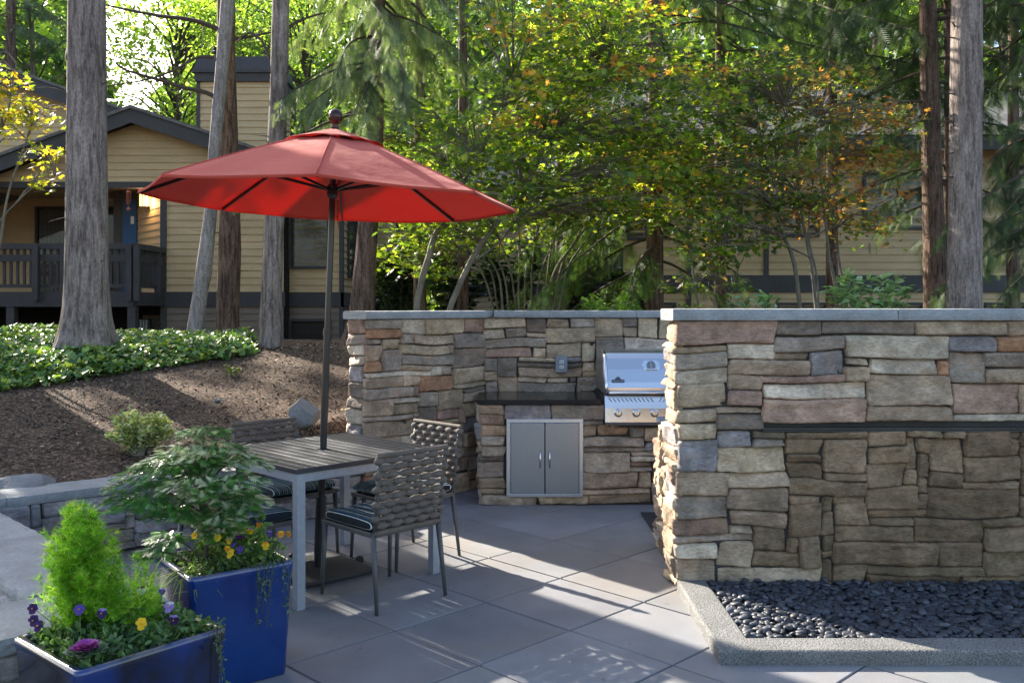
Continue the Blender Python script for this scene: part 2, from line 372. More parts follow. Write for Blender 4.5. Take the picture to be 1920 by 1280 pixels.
# loose mulch chips and litter: nobody can count them
TRI = np.array([[-.5, -.2, 0], [.5, -.15, .05], [.45, .2, 0], [-.4, .22, .06]])
def frames(N, up=None, tilt=1.0):
    """random rotation matrices (n,3,3) with local z near up by tilt"""
    n_ = rs.normal(size=(N, 3))*tilt
    if up is not None: n_ = n_+np.asarray(up)
    n_ /= np.linalg.norm(n_, axis=1, keepdims=True)+1e-9
    a = rs.normal(size=(N, 3)); t_ = np.cross(n_, a); t_ /= np.linalg.norm(t_, axis=1, keepdims=True)+1e-9
    b_ = np.cross(n_, t_); return np.stack([t_, b_, n_], -1)
def dirframes(D, up=(0, 0, 1), jit=.3):
    """local y along D, z near up"""
    D = D/(np.linalg.norm(D, axis=1, keepdims=True)+1e-9); U = np.asarray(up)+rs.normal(size=D.shape)*jit
    x_ = np.cross(D, U); x_ /= np.linalg.norm(x_, axis=1, keepdims=True)+1e-9; z_ = np.cross(x_, D)
    return np.stack([x_, D, z_], -1)
def scatter(name, tv, tf, P, Rm, S, C, m, parent=None, smooth=False, world=True):
    N = len(P); S = np.asarray(S, float)
    S3 = S[:, None, None] if S.ndim == 1 else S[:, None, :]
    V = np.einsum('nij,nkj->nki', Rm, tv[None]*S3)+P[:, None, :]
    k = len(tv); base = (np.arange(N)*k)[:, None]
    groups = {}
    for f in tf: groups.setdefault(len(f), []).append(f)
    Fs = [(base[:, :, None]+np.array(fs)[None]).reshape(-1, sz) for sz, fs in groups.items()]
    me = np_mesh(name, V.reshape(-1, 3), Fs, np.repeat(C, k, 0), smooth)
    return link(name, me, m, parent, world)
def pick(pal, N, jit=.18, wts=None):
    pal = np.array(pal); i = rs.choice(len(pal), N, p=None if wts is None else np.array(wts)/sum(wts))
    return np.clip(pal[i]*(1+rs.normal(size=(N, 1))*jit), .003, .9)
N = 9000
cx = rs.uniform(-5.2, -.9, N); cy = rs.uniform(5.3, 11.5, N); ok = cy > yb(cx)+.12; cx, cy = cx[ok], cy[ok]; N = len(cx)
P = np.stack([cx, cy, tz(cx, cy)+.006], -1)
tag(scatter('mulch_chips', TRI, [(0, 1, 2, 3)], P, frames(N, (0, 0, 1.6), .6), rs.uniform(.012, .04, N), pick([(.10, .06, .04), (.22, .14, .09), (.04, .025, .018), (.34, .26, .18)], N, .3, [5, 3, 3, 1]), M['chip']),
    'loose brown bark chips strewn over the sloping bed', 'mulch', kind='stuff')
N = 420; cx = rs.uniform(-5.2, -1.2, N); cy = rs.uniform(6, 11, N); ok = cy > yb(cx)+.15; cx, cy = cx[ok], cy[ok]; N = len(cx)
tag(scatter('fallen_leaves', np.array([[0, 0, 0], [.3, .4, .08], [0, 1, 0], [-.3, .4, .1]]), [(0, 1, 2), (0, 2, 3)], np.stack([cx, cy, tz(cx, cy)+.014], -1), frames(N, (0, 0, 1.2), .5), rs.uniform(.015, .045, N), pick([(.30, .20, .08), (.42, .30, .12), (.20, .10, .05), (.12, .14, .05)], N, .2), M['chip']),
    'small dry leaves fallen on the mulch slope', 'leaves', kind='stuff')
# paving: slabs on a 45 degree grid, one sheet
PS = .612; P0 = np.array([.286, 4.479]); ea = np.array([math.sqrt(.5), math.sqrt(.5)]); eb = np.array([-math.sqrt(.5), math.sqrt(.5)])
mb = MB()
for i in range(-16, 16):
    for j in range(-16, 14):
        c = P0+ea*PS*(i+.5)+eb*PS*(j+.5)
        if not (-9 < c[0] < 8 and -7 < c[1] < 9.2): continue
        if c[1] > yb(c[0])+.28: continue
        g0 = .003; g1 = .003
        ga = .008 if i in (0, 1) else .0045
        wa, wb = PS-2*ga*1.0, PS-.009
        k = 1+random.gauss(0, .06); col = (.180*k, .183*k*(1+random.gauss(0, .006)), .190*k*(1+random.gauss(0, .012)))
        b = len(mb.V); h = -.0+random.gauss(0, .0006)
        rings = []
        for ins, z in ((0, -.04), (0, h-.004), (.004, h)):
            rings.append([tuple(c+ea*sa*(wa/2-ins)+eb*sb*(wb/2-ins))+(z,) for sa, sb in ((-1, -1), (1, -1), (1, 1), (-1, 1))])
        mb.loft(rings, (False, True), c=col)
struct(mb.build('patio_paving', M['paver'], col=True))
mb = MB(); jp = [(-9.5, -7.5), (8.5, -7.5), (8.5, 8.3), (-.3, 8.3), (-1.3, 7.3), (-2.62, 6.1), (-3.6, 5.15), (-9.5, 5.15)]
mb.add([(x, y, -.011) for x, y in jp], [tuple(range(len(jp)))])
struct(mb.build('paving_joint_sand', M['joint']))

# ---------------------------------------------------------------- stone walls
PAL = [((.40, .295, .20), 6), ((.34, .275, .215), 4), ((.48, .36, .235), 4), ((.42, .225, .125), 1.1), ((.22, .175, .135), 1.8), ((.36, .235, .17), 1.6), ((.52, .425, .32), 3), ((.29, .26, .25), 1.8)]
PALB = [((.235, .163, .097), 5), ((.20, .14, .083), 3), ((.27, .19, .115), 2), ((.17, .125, .082), 1)]
PALW = [((.33, .32, .32), 5), ((.28, .27, .27), 4), ((.37, .33, .29), 2), ((.30, .27, .25), 2), ((.40, .39, .385), 1)]
def pickc(pal, rg):
    ws = np.array([w_ for _, w_ in pal]); c = np.array(pal[rg.choice(len(pal), p=ws/ws.sum())][0])
    return c*(1+rg.normal()*.13)*(1+rg.normal(size=3)*.010)
def stone_face(O, U, Nn, L, z0, z1, seed, pal, cu=.062, cv=.043, depth=.032, palf=None, blocked=None, wr=(2, 9), hmax=4, zoff=None, ext=0.0):
    rg = np.random.RandomState(seed); O = np.array(O, float); U = np.array(U, float); U /= np.linalg.norm(U); Nn = np.array(Nn, float); Nn /= np.linalg.norm(Nn)
    nu = max(2, int(round(L/cu))); nv = max(2, int(round((z1-z0)/cv))); cu = L/nu; cv = (z1-z0)/nv
    occ = np.zeros((nu, nv), bool); rects = []
    if blocked:
        for a0, a1, b0, b1 in blocked:
            occ[max(0, int(round(a0/cu))):int(round(a1/cu)), int(round((b0-z0)/cv)):int(round((b1-z0)/cv))] = True
    for j in range(nv):
        i = 0
        while i < nu:
            if occ[i, j]: i += 1; continue
            h = int(rg.choice([1, 2, 3, 4][:hmax], p=(np.array([.24, .42, .24, .10][:hmax])/sum([.24, .42, .24, .10][:hmax]))))
            wd = int(rg.randint(wr[0]+(1 if h == 1 else 0), wr[1]+1)) if h > 1 else int(rg.randint(3, wr[1]+2))
            if h >= 3: wd = max(wd, 3)
            wm = 0
            while i+wm < nu and not occ[i+wm, j] and wm < wd: wm += 1
            wd = wm
            if 0 < nu-(i+wd) < 2 and not occ[i+wd:nu, j].any(): wd = nu-i
            hm = 0
            while j+hm < nv and hm < h and not occ[i:i+wd, j+hm].any(): hm += 1
            if 0 < nv-(j+hm) < 2 and j+hm < nv and not occ[i:i+wd, j+hm:].any() and hm < 4: hm = nv-j
            occ[i:i+wd, j:j+hm] = True; rects.append((i*cu, (i+wd)*cu, z0+j*cv, z0+(j+hm)*cv)); i += wd
    Vs = []; Fs = []; Cs = []; b = 0
    for (u0, u1, v0, v1) in rects:
        if u0 < 1e-6: u0 -= ext
        wd, ht = u1-u0+.002, v1-v0+.001
        n_ = int(np.clip(wd/.015, 6, 30)); m_ = int(np.clip(ht/.012, 5, 15))
        s = np.linspace(-1, 1, n_+1); t = np.linspace(-1, 1, m_+1)
        s = np.sign(s)*(1-(1-np.abs(s))**1.35); t = np.sign(t)*(1-(1-np.abs(t))**1.35)
        S_, T_ = np.meshgrid(s, t); x = S_*wd/2; y = T_*ht/2
        # irregular corners
        k4 = rg.normal(size=(4, 2))*np.array([.0080, .0036])
        bl = [(1-S_)*(1-T_)/4, (1+S_)*(1-T_)/4, (1+S_)*(1+T_)/4, (1-S_)*(1+T_)/4]
        r = min(.26*min(wd, ht), .016); qx = np.abs(x)-(wd/2-r); qy = np.abs(y)-(ht/2-r)
        lx = np.maximum(qx, 0); ly = np.maximum(qy, 0); ln = np.hypot(lx, ly); sc = np.where(ln > r, r/np.maximum(ln, 1e-9), 1)
        x = np.where(qx > 0, np.sign(x)*(wd/2-r+lx*sc), x); y = np.where(qy > 0, np.sign(y)*(ht/2-r+ly*sc), y)
        e = r-np.minimum(ln, r)+np.maximum(-np.maximum(qx, qy), 0)*1.0
        rd = min(.0080, .25*ht); pr = np.sqrt(np.clip(1-(1-np.clip(e/rd, 0, 1))**2, 0, 1))
        D = depth*rg.uniform(.55, 1.35)
        wob = np.stack([x+seed*1.7+u0*9, y+v0*7, x*0], -1); x = x+.003*vnoise(wob, 45, 11); y = y+.0028*vnoise(wob, 45, 12)
        x = x+sum(bl[q]*k4[q, 0] for q in range(4)); y = y+sum(bl[q]*k4[q, 1] for q in range(4))
        u = (u0+u1)/2+x; v = (v0+v1)/2+y
        P3 = np.stack([u, v, u*0+seed+rg.uniform(0, 99)], -1)
        ndz = .011*vnoise(P3*np.array([.7, 1.3, 1]), 12, 1)+.007*(1-2*np.abs(vnoise(P3*np.array([.7, 1.5, 1]), 22, 2)))+.0045*(1-2*np.abs(vnoise(P3*np.array([.8, 1.3, 1]), 48, 3)))+.003*vnoise(P3, 110, 4)
        ridge = -.006*np.clip(np.abs(vnoise(P3*np.array([.5, 1.4, 1]), 11, 6))*-6+1, 0, 1)
        tilt = (rg.normal()*.008)*S_+(rg.normal()*.009)*T_
        dep = -.012+(D+.012)*pr+(ndz+ridge+tilt)*np.clip(pr*1.2, 0, 1)
        Pw = np.stack([u, v, u*0+seed*3.], -1)
        u = u+.016*vnoise(Pw, 4, 7); v = v+.016*vnoise(Pw, 3, 8)*np.clip((z1-v)/.1, 0, 1)
        xy = O[None, None]+U*u[..., None]+Nn*dep[..., None]
        Vs.append(np.concatenate([xy, v[..., None]], -1).reshape(-1, 3))
        id_ = np.arange((n_+1)*(m_+1)).reshape(m_+1, n_+1)+b
        q = np.stack([id_[:-1, :-1], id_[:-1, 1:], id_[1:, 1:], id_[1:, :-1]], -1).reshape(-1, 4)
        if U[0]*Nn[1]-U[1]*Nn[0] > 0: q = q[:, ::-1]
        Fs.append(q); b += (n_+1)*(m_+1)
        pl = palf((u0+u1)/2, (v0+v1)/2, rg) if palf else pal
        cc = pickc(pl, rg); Cs.append(np.repeat(cc[None], (n_+1)*(m_+1), 0))
    return Vs, Fs, Cs
class Stones:
    def __init__(s): s.V = []; s.F = []; s.C = []; s.n = 0
    def face(s, *a, **k):
        V_, F_, C_ = stone_face(*a, **k)
        for v, f, c in zip(V_, F_, C_): s.V.append(v); s.C.append(c)
        for f in F_: s.F.append(f+s.n)
        s.n += sum(len(v) for v in V_)
    def build(s, name, parent):
        return link(name, np_mesh(name, np.concatenate(s.V), [np.concatenate(s.F)], np.concatenate(s.C), True), M['stone'], parent)
def rrect(w_, h_, r, seg=3):
    pts = []
    for cx_, cy_, a0 in ((w_/2-r, h_/2-r, 0), (-w_/2+r, h_/2-r, 90), (-w_/2+r, -h_/2+r, 180), (w_/2-r, -h_/2+r, 270)):
        for k in range(seg+1): a = R(a0+90*k/seg); pts.append((cx_+r*math.cos(a), cy_+r*math.sin(a)))
    return pts
def slab(a, b, width, z0, z1, name='cap_stone', m=None, parent=None, amp=.005, cuts=None, seed=1):
    """rock-faced slab from a to b (xy, centre line)"""
    a = np.array(a, float); b = np.array(b, float); L = np.linalg.norm(b-a); u = (b-a)/L; nn = np.array([-u[1], u[0]])
    prof = []
    wn = max(2, int(width/.035)); hn = max(2, int((z1-z0)/.018))
    hw = width/2; hh = (z1-z0)/2
    for k in range(wn): prof.append((-hw+width*k/wn, hh))
    for k in range(hn): prof.append((hw, hh-2*hh*k/hn))
    for k in range(wn): prof.append((hw-width*k/wn, -hh))
    for k in range(hn): prof.append((-hw, -hh+2*hh*k/hn))
    n_ = max(2, int(L/.035)); V = []
    ts = np.linspace(0, L, n_+1); ts[0] = .0015; ts[-1] = L-.0015
    for t_ in [ts[0]]+list(ts)+[ts[-1]]:
        for x, z in prof:
            p = a+u*t_+nn*x; V.append((p[0], p[1], (z0+z1)/2+z))
    V = np.array(V); k = len(prof); Vr = V.reshape(-1, k, 3); Vr[0] = Vr[0].mean(0); Vr[-1] = Vr[-1].mean(0)
    V = Vr.reshape(-1, 3)
    N1 = vnoise(V, 16, seed); N2 = vnoise(V, 45, seed+1)
    pf = np.tile(np.array(prof), (n_+3, 1)); side = (np.abs(np.abs(pf[:, 0])-hw) < 1e-6).astype(float)
    corner = side*(np.abs(np.abs(pf[:, 1])-hh) < 1e-6)
    off = (N1*amp+N2*amp*.5)*side-corner*.004
    V[:, 0] += nn[0]*np.sign(pf[:, 0])*off; V[:, 1] += nn[1]*np.sign(pf[:, 0])*off; V[:, 2] += (N2*.0012)-np.sign(pf[:, 1])*corner*.003
    Fs = []
    for i in range(n_+2):
        for j in range(k): j2 = (j+1) % k; Fs.append((i*k+j, (i+1)*k+j, (i+1)*k+j2, i*k+j2))
    return link(name, np_mesh(name, V, [np.array(Fs)], smooth=False), m or M['cap'], parent)
S2 = math.sqrt(.5)
# front (right) wall
FX, FY, FT = .955, 5.13, .30
CZ0, CZ1 = 1.525, 1.592
t = thing('stone_wall', 'tall ledgestone wall on the right with a dark waterfall slot over brown stones', 'wall', (FX+1.5, FY+FT/2, 0))
st = Stones()
def pf(u, v, rg): return PALB if (u > .47+rg.normal()*.05 and v < .90) else PAL
st.face((FX, FY), (1, 0), (0, -1), 4.3, .0, CZ0, 21, PAL, palf=pf, blocked=[(.46, 4.3, .895, .925)], ext=.03, cu=.066, cv=.0445)
st.face((FX, FY+.0), (0, 1), (-1, 0), FT, 0, CZ0, 22, PAL, wr=(4, 6))
st.build('stonework', t)
mb = MB(); mb.bb(FX, FX+4.35, FY, FY+FT, -.03, CZ0); mb.build('mortar_core', M['mortar'], t)
mb = MB(); mb.bb(FX+.46, FX+4.3, FY-.036, FY-.001, .900, .906); mb.bb(FX+.46, FX+4.3, FY-.036, FY-.001, .914, .921); mb.bb(FX+.46, FX+4.3, FY-.02, FY-.002, .9055, .9145)
mb.build('waterfall_slot', M['slot'], t)
xx = FX-.055
for k, ln in enumerate((1.265, 1.3, 1.3, .6)):
    slab((xx, FY+FT/2-.01), (xx+ln, FY+FT/2-.01), FT+.12, CZ0, CZ1, parent=t, seed=30+k); xx += ln
# return counter behind the front wall
t = thing('stone_counter', 'short stone counter end poking out behind the right wall', 'counter', (1.4, 5.9, 0))
st = Stones(); st.face((1.0, 5.45), (0, 1), (-1, 0), .68, 0, .82, 25, PAL, wr=(2, 4)); st.face((1.0, 6.13), (1, 0), (0, 1), .7, 0, .82, 26, PAL)
st.build('stonework', t); mb = MB(); mb.bb(1.0, 1.75, 5.44, 6.13, 0, .82); mb.build('mortar_core', M['mortar'], t)
mb = MB(); mb.bb(.985, 1.78, 5.44, 6.17, .822, .856); mb.build('countertop', M['granite'], t, bev=.003)
# rear wall: angled wing and straight run
RX, RY = -.25, 8.05; LX, LY = -1.155, 7.20; RZ0, RZ1 = 1.505, 1.570
t = thing('barbecue_wall', 'angled ledgestone wall behind the grill and counter', 'wall', (RX, RY, 0))
ud = np.array([RX-LX, RY-LY]); UL = np.linalg.norm(ud); ud /= UL; un = np.array([ud[1], -ud[0]])
st = Stones()
st.face((LX, LY), ud, un, UL+.0, 0, RZ0, 31, PAL, ext=.03)
bl = [(.0+.0, 3.3, 0, .84)]
st.face((RX, RY), (1, 0), (0, -1), 3.3, .84, RZ0, 33, PAL)
en = np.array([-ud[0], -ud[1]]); th = .23
st.face((LX-un[0]*.02, LY-un[1]*.02), -un, en, th-.02, 0, RZ0, 34, PAL, wr=(2, 4))
st.face((LX-un[0]*th, LY-un[1]*th), ud, -un, UL, .4, RZ0, 35, PAL)
st.build('stonework', t)
mb = MB(); A = np.array([LX, LY]); B = np.array([RX, RY]); A2 = A-un*th; B2 = B-un*th+ud*0.1
poly = [tuple(A), tuple(B), (3.1, RY), (3.1, RY+th), (RX-.13, RY+th), tuple(A2)]
mb.add([(x, y, z) for z in (-.03, RZ0) for x, y in poly], [tuple(range(5, -1, -1)), tuple(range(6, 12))]+[(i, (i+1) % 6, 6+(i+1) % 6, 6+i) for i in range(6)])
mb.build('mortar_core', M['mortar'], t)
ca = A-ud*.05-un*(th/2-.01); cb = B-un*(th/2-.01)+ud*.06
q1 = ca+(cb-ca)*.46
slab(ca, q1, th+.11, RZ0, RZ1, parent=t, seed=40); slab(q1, cb, th+.11, RZ0, RZ1, parent=t, seed=41)
slab((RX+.09, RY+th/2-.01), (1.10, RY+th/2-.01), th+.11, RZ0+.0015, RZ1+.001, parent=t, seed=42); slab((1.10, RY+th/2-.01), (3.1, RY+th/2-.01), th+.11, RZ0+.0015, RZ1+.001, parent=t, seed=43)
# grill counter
CY = 7.34
t = thing('grill_counter', 'stone barbecue counter with black granite top left of the grill', 'counter', (.6, 7.7, 0))
st = Stones()
st.face((-.245, CY), (1, 0), (0, -1), 3.0, 0, .815, 51, [(c, w_) for c, w_ in PAL]+[((.42, .28, .17), 1.5)], blocked=[(.205, .815, .075, .69), (.99, 1.78, .645, .82)], ext=.02)
st.face((-.245, CY+.02), (0, 1), (-1, 0), .68, 0, .815, 52, PAL)
st.build('stonework', t)
mb = MB(); mb.bb(-.245, .74, CY, 8.04, 0, .813); mb.bb(.74, 1.54, CY, 8.04, 0, .62); mb.bb(1.54, 2.8, CY, 8.04, 0, .813); mb.build('mortar_core', M['mortar'], t)
mb = MB(); mb.bb(-.285, .722, CY-.06, 8.03, .817, .855); mb.build('countertop', M['granite'], t, bev=.003)
mb = MB(); mb.bb(1.555, 2.85, CY-.06, 8.03, .817, .855); mb.build('countertop', M['granite'], t, bev=.003)
# access doors
dt = MB(); yd = CY-.045
for a in ((-.045, .575, .67, .70), (-.045, .575, .072, .10), (-.045, -.012, .10, .67), (.542, .575, .10, .67)): dt.bb(a[0], a[1], yd-.012, yd+.05, a[2], a[3])
dfr = dt.build('door_frame', M['steel'], t, bev=.002)
for k, (a, b) in enumerate(((-.010, .262), (.268, .540))):
    mb = MB(); mb.bb(a, b, yd-.018, yd+.01, .102, .668); dr = mb.build('cabinet_door', M['steel2'], t, bev=.003)
    hx = b-.035 if k == 0 else a+.035
    mb = MB(); mb.tube([(hx, yd-.02, .44), (hx, yd-.045, .43), (hx, yd-.048, .375), (hx, yd-.045, .32), (hx, yd-.02, .31)], .006, 8); mb.build('handle', M['chrome'], dr, smooth=True)
# power outlet
t = tag(bevel(MB().bb(W(1042, 0, 7.99)[0]-.003, W(1063, 0, 7.99)[0]+.003, 7.945, 8.02, 1.025, 1.17).build('power_outlet', mat('outlet_grey', (.20, .225, .25), .45)), .006), 'grey outdoor power outlet on the stone backsplash', 'outlet')
ox = (W(1042, 0, 7.99)[0]+W(1063, 0, 7.99)[0])/2
for zz in (1.075, 1.12):
    mb = MB(); mb.bb(ox-.02, ox+.02, 7.938, 7.946, zz-.014, zz+.014); so_ = mb.build('socket', M['blinds'], t, bev=.002, world=True)
    mb = MB()
    for dx in (-.007, .007): mb.bb(ox+dx-.0025, ox+dx+.0025, 7.935, 7.940, zz-.006, zz+.007)
    mb.build('socket_slots', M['blackp'], so_)

# low seat walls
t = thing('seat_wall', 'low stone seat wall with bluestone cap along the mulch bed', 'wall', (-2.3, 6.2, 0))
a1 = np.array([-3.55, 5.09]); b1 = np.array([-1.19, 7.14]); d1 = (b1-a1)/np.linalg.norm(b1-a1); n1_ = np.array([d1[1], -d1[0]]); L1 = np.linalg.norm(b1-a1)
st = Stones(); st.face(a1, d1, n1_, L1, 0, .385, 61, PALW, cu=.062, cv=.048, wr=(3, 7), hmax=3); st.build('stonework', t)
mb = MB(); c_ = (a1+b1)/2-n1_*.13; mb.box(c_[0], c_[1], .18, L1, .26, .41, math.atan2(d1[1], d1[0])); mb.build('mortar_core', M['mortar'], t)
cc = [0, .62, 1.22, 1.55, 1.92, 2.5, L1]
for k in range(len(cc)-1): slab(a1+d1*cc[k]-n1_*.125, a1+d1*cc[k+1]-n1_*.125, .33, .385, .447, parent=t, seed=60+k)
t = thing('seat_wall', 'low stone seat wall running toward the blue planters, joined to a pier', 'wall', (-2.2, 4.2, 0))
r0 = np.array([-3.14, 5.35]); r1 = np.array([-1.36, 3.57]); dr_ = np.array([S2, -S2]); nr = np.array([S2, S2]); L2 = np.linalg.norm(r1-r0)
st = Stones(); st.face(r0-nr*.035, dr_, nr, L2, 0, .385, 65, PALW, cu=.062, cv=.048, wr=(3, 7), hmax=3)
st.face(r0-nr*.345, dr_, -nr, L2-.42, 0, .385, 66, PALW, cu=.062, cv=.048, wr=(3, 7), hmax=3)
w3b = r1-nr*.345
st.face(r1-nr*.03+dr_*-.01, -nr, dr_, 2.2, 0, .385, 67, PALW, cu=.062, cv=.048, wr=(3, 7), hmax=3)
st.build('stonework', t)
mb = MB(); c_ = (r0+r1)/2-nr*.19; mb.box(c_[0], c_[1], .18, L2, .31, .41, -math.pi/4)
c_ = r1-nr*(.36+.95)-dr_*.19; mb.box(c_[0], c_[1], .18, 1.9, .36, .405, math.pi/4); mb.build('mortar_core', M['mortar'], t)
cc = [0, .55, 1.1, 1.68, 2.09]
for k in range(len(cc)-1): slab(r0+dr_*cc[k]-nr*.19, r0+dr_*cc[k+1]-nr*.19, .38, .385, .448, parent=t, seed=70+k)
qs = r1-dr_*.19
for k, (a, b) in enumerate(((-.0, .72), (.72, 1.4), (1.4, 2.2))): slab(qs-nr*a, qs-nr*b, .43, .386, .450, parent=t, seed=80+k, amp=.009)

# kerb and pebble bed
KX, KY, KW, KH = .93, 4.045, .165, .065
mb = MB()
def kerb(path, wd, h):
    rings = []
    for x, y, nx_, ny_ in path:   # inner offset vector
        prof = [(0, -.03), (0, h-.012), (.004, h-.004), (.012, h), (wd-.012, h), (wd-.004, h-.004), (wd, h-.012), (wd, -.03)]
        rings.append([(x+nx_*o, y+ny_*o, z) for o, z in prof])
    return rings
kp = [(KX, FY-.04-(FY-.04-KY-.19)*k/10, 1, 0) for k in range(0, 11)]+[(KX, KY, 1, 1)]+[(KX+k*.3, KY, 0, 1) for k in range(1, 14)]
mb.loft(kerb(kp, KW, KH))
struct(mb.build('pebble_bed_kerb', M['granular'], smooth=False))
mb = MB(); mb.bb(KX+KW-.01, KX+4.2, KY+KW-.01, FY, -.005, .018); struct(mb.build('pebble_bed_base', M['soil']))
def ico():
    import bmesh
    bm = bmesh.new(); bmesh.ops.create_icosphere(bm, subdivisions=2, radius=1); v = np.array([q.co[:] for q in bm.verts]); f = [tuple(q.index for q in p_.verts) for p_ in bm.faces]; bm.free(); return v, f
iv, if_ = ico()
Ps, Ss, Cc = [], [], []
for layer, (N, z, s0, s1) in enumerate(((2600, .024, .020, .034), (2900, .045, .017, .031), (500, .060, .016, .030))):
    x = rs.uniform(KX+KW+.012, 3.5, N); y = rs.uniform(KY+KW+.012, FY-.03, N)
    zz = z+rs.normal(size=N)*.004+.008*vnoise(np.stack([x, y, x*0], -1), 5, 2)
    Ps.append(np.stack([x, y, zz], -1)); s = rs.uniform(s0, s1, N)
    Ss.append(np.stack([s*rs.uniform(.85, 1.25, N), s*rs.uniform(.6, .9, N), s*rs.uniform(.32, .55, N)], -1))
P = np.concatenate(Ps); S = np.concatenate(Ss); N = len(P)
tag(scatter('black_pebbles', iv, if_, P, frames(N, (0, 0, 1.4), .4), S, pick([(.030, .034, .044), (.045, .05, .062), (.02, .022, .028), (.07, .075, .085)], N, .2, [4, 3, 3, 1]), M['pebble'], smooth=True),
    'smooth black river pebbles filling the kerbed bed', 'pebbles', kind='stuff')
# door mat
mb = MB(); mb.bb(1.0, 1.95, 6.18, 7.02, .003, .012); tag(mb.build('rubber_mat', M['mat'], bev=.003), 'dark rubber mat on the paving by the grill', 'mat')

# ---------------------------------------------------------------- grill
t = thing('gas_grill', 'stainless steel built-in gas grill with closed lid', 'grill', (1.13, 7.5, .62))
gx0, gx1 = .745, 1.525
mb = MB(); mb.bb(gx0-.012, gx1+.012, 7.32, 7.98, .625, .885); mb.build('firebox', M['blackp'], t)
pz = [(7.245, .665), (7.232, .68), (7.245, .79), (7.275, .890), (7.33, .90), (7.33, .655), (7.255, .655)]
mb = MB(); mb.loft([[(gx0, y, z) for y, z in pz], [(gx1, y, z) for y, z in pz]]); cp = mb.build('control_panel', M['steel'], t, bev=.003)
mb = MB()
for k in range(22):
    x = gx0+.045+k*.0335; s_ = 1 if k < 11 else -1
    if k == 11: continue
    mb.beam((x-.012*s_, 7.2665, .872), (x+.012*s_, 7.2575, .842), .004, .006, up=(0, 1, 0))
mb.build('vent_slots', M['blackp'], cp)
for k in range(5):
    x = gx0+.105+k*.145
    mb = MB(); mb.lathe([(.033, -.002), (.033, .005), (.029, .009)], 28, (x, 7.236, .755), 'y'); bz = mb.build('control_knob', M['chrome'], t, smooth=True)
    mb = MB(); mb.lathe([(.024, .009), (.0225, .036), (.019, .040)], 28, (x, 7.236, .757), 'y'); mb.box(x, 7.193, .757, .006, .012, .044); mb.build('knob_grip', M['steel'], bz, smooth=False, bev=.002)
# lid profile (y,z)
lp = [(7.252, .900), (7.240, .92), (7.236, .955), (7.252, 1.00), (7.30, 1.10), (7.355, 1.185), (7.41, 1.225), (7.50, 1.245), (7.78, 1.245), (7.93, 1.20), (7.95, .905)]
mb = MB(); mb.loft([[(gx0+.022, y, z) for y, z in lp], [(gx1-.022, y, z) for y, z in lp]]); lid = mb.build('lid', M['steel'], t, bev=.006, seg=3)
for a, b in ((gx0-.004, gx0+.022), (gx1-.022, gx1+.004)):
    cy_, cz_ = 7.6, 1.06
    lq = [(cy_+(y-cy_)*1.02, .900+(z-.900)*1.025) for y, z in lp]
    mb = MB(); mb.loft([[(a, y, z) for y, z in lq], [(b, y, z) for y, z in lq]]); mb.build('lid_end_panel', mat('cast_end', (.42, .43, .46), .35, metal=1, bump=.1), t, bev=.006)
    mb = MB(); xm = (a+b)/2; mb.tube([(xm, y-.016, z+.004) for y, z in lq[1:7]], .011, 10); mb.build('lid_trim', M['chrome'], t, smooth=True)
mb = MB(); mb.tube([(gx0+.03, 7.212, .918), (gx1-.03, 7.212, .918)], .010, 14)
for x in (gx0+.06, gx1-.06): mb.tube([(x, 7.212, .918), (x, 7.25, .925)], .008, 8)
mb.build('lid_handle', M['chrome'], lid, smooth=True)
# thermometer, logo badge
sl = math.atan2(.1, .052)   # slope of lid front
def onlid(x, s, out=0.0):
    y = 7.262+s*.048/.1*1.0; z = 1.0+s
    return (x, y-.9*out, z+.43*out)
tx = W(1221, 0, 7.3)[0]
def plate(mbx, cx_, cs, w_, h_, r, t0, t1):
    ring = rrect(w_, h_, r, 5); mbx.loft([[onlid(cx_+a, cs+b, t0) for a, b in ring], [onlid(cx_+a, cs+b, t1) for a, b in ring]])
mb = MB(); plate(mb, tx, .125, .135, .075, .03, -.01, .018); th_ = mb.build('thermometer', M['chrome'], t, bev=.003)
mb = MB(); rr = [(math.cos(R(a))*.037, math.sin(R(a))*.037) for a in range(-35, 216, 10)]
mb.loft([[onlid(tx+a, .125+b-.004, .0175) for a, b in rr], [onlid(tx+a, .125+b-.004, .0195) for a, b in rr]]); mb.build('dial', mat('dial_grey', (.16, .19, .22), .3), th_)
mb = MB(); mb.beam(onlid(tx, .105, .0205), onlid(tx-.004, .145, .0205), .003, .002); mb.build('needle', M['white'], th_)
lx = W(1159, 0, 7.25)[0]
mb = MB(); ring = []
for a, b in [(-.052, -.004), (-.05, -.011), (.05, -.011), (.052, -.004), (.052, .004), (.047, .011), (.024, .012), (.018, .024), (.008, .033), (-.008, .033), (-.018, .024), (-.024, .012), (-.047, .011), (-.052, .004)]: ring.append((a, b))
mb.loft([[onlid(lx+a, .003+b, -.006) for a, b in ring], [onlid(lx+a, .003+b, .014) for a, b in ring]]); badge = mb.build('badge', M['blackp'], t, bev=.001)
fc = bpy.data.curves.new('badge_lettering', 'FONT'); fc.body = 'NAPOLEON'; fc.size = .0165; fc.align_x = 'CENTER'; fc.extrude = .0006
fo = bpy.data.objects.new('tmp', fc); COL.objects.link(fo); bpy.context.view_layer.update()
me = bpy.data.meshes.new_from_object(fo.evaluated_get(bpy.context.evaluated_depsgraph_get())); bpy.data.objects.remove(fo)
o = bpy.data.objects.new('badge_lettering', me); COL.objects.link(o); me.materials.clear(); me.materials.append(M['chrome']); o.parent = badge
pp = Vector(onlid(lx, -.0035, .0155)); o.location = pp-origin_of(badge); o.rotation_euler = (R(64), 0, 0)
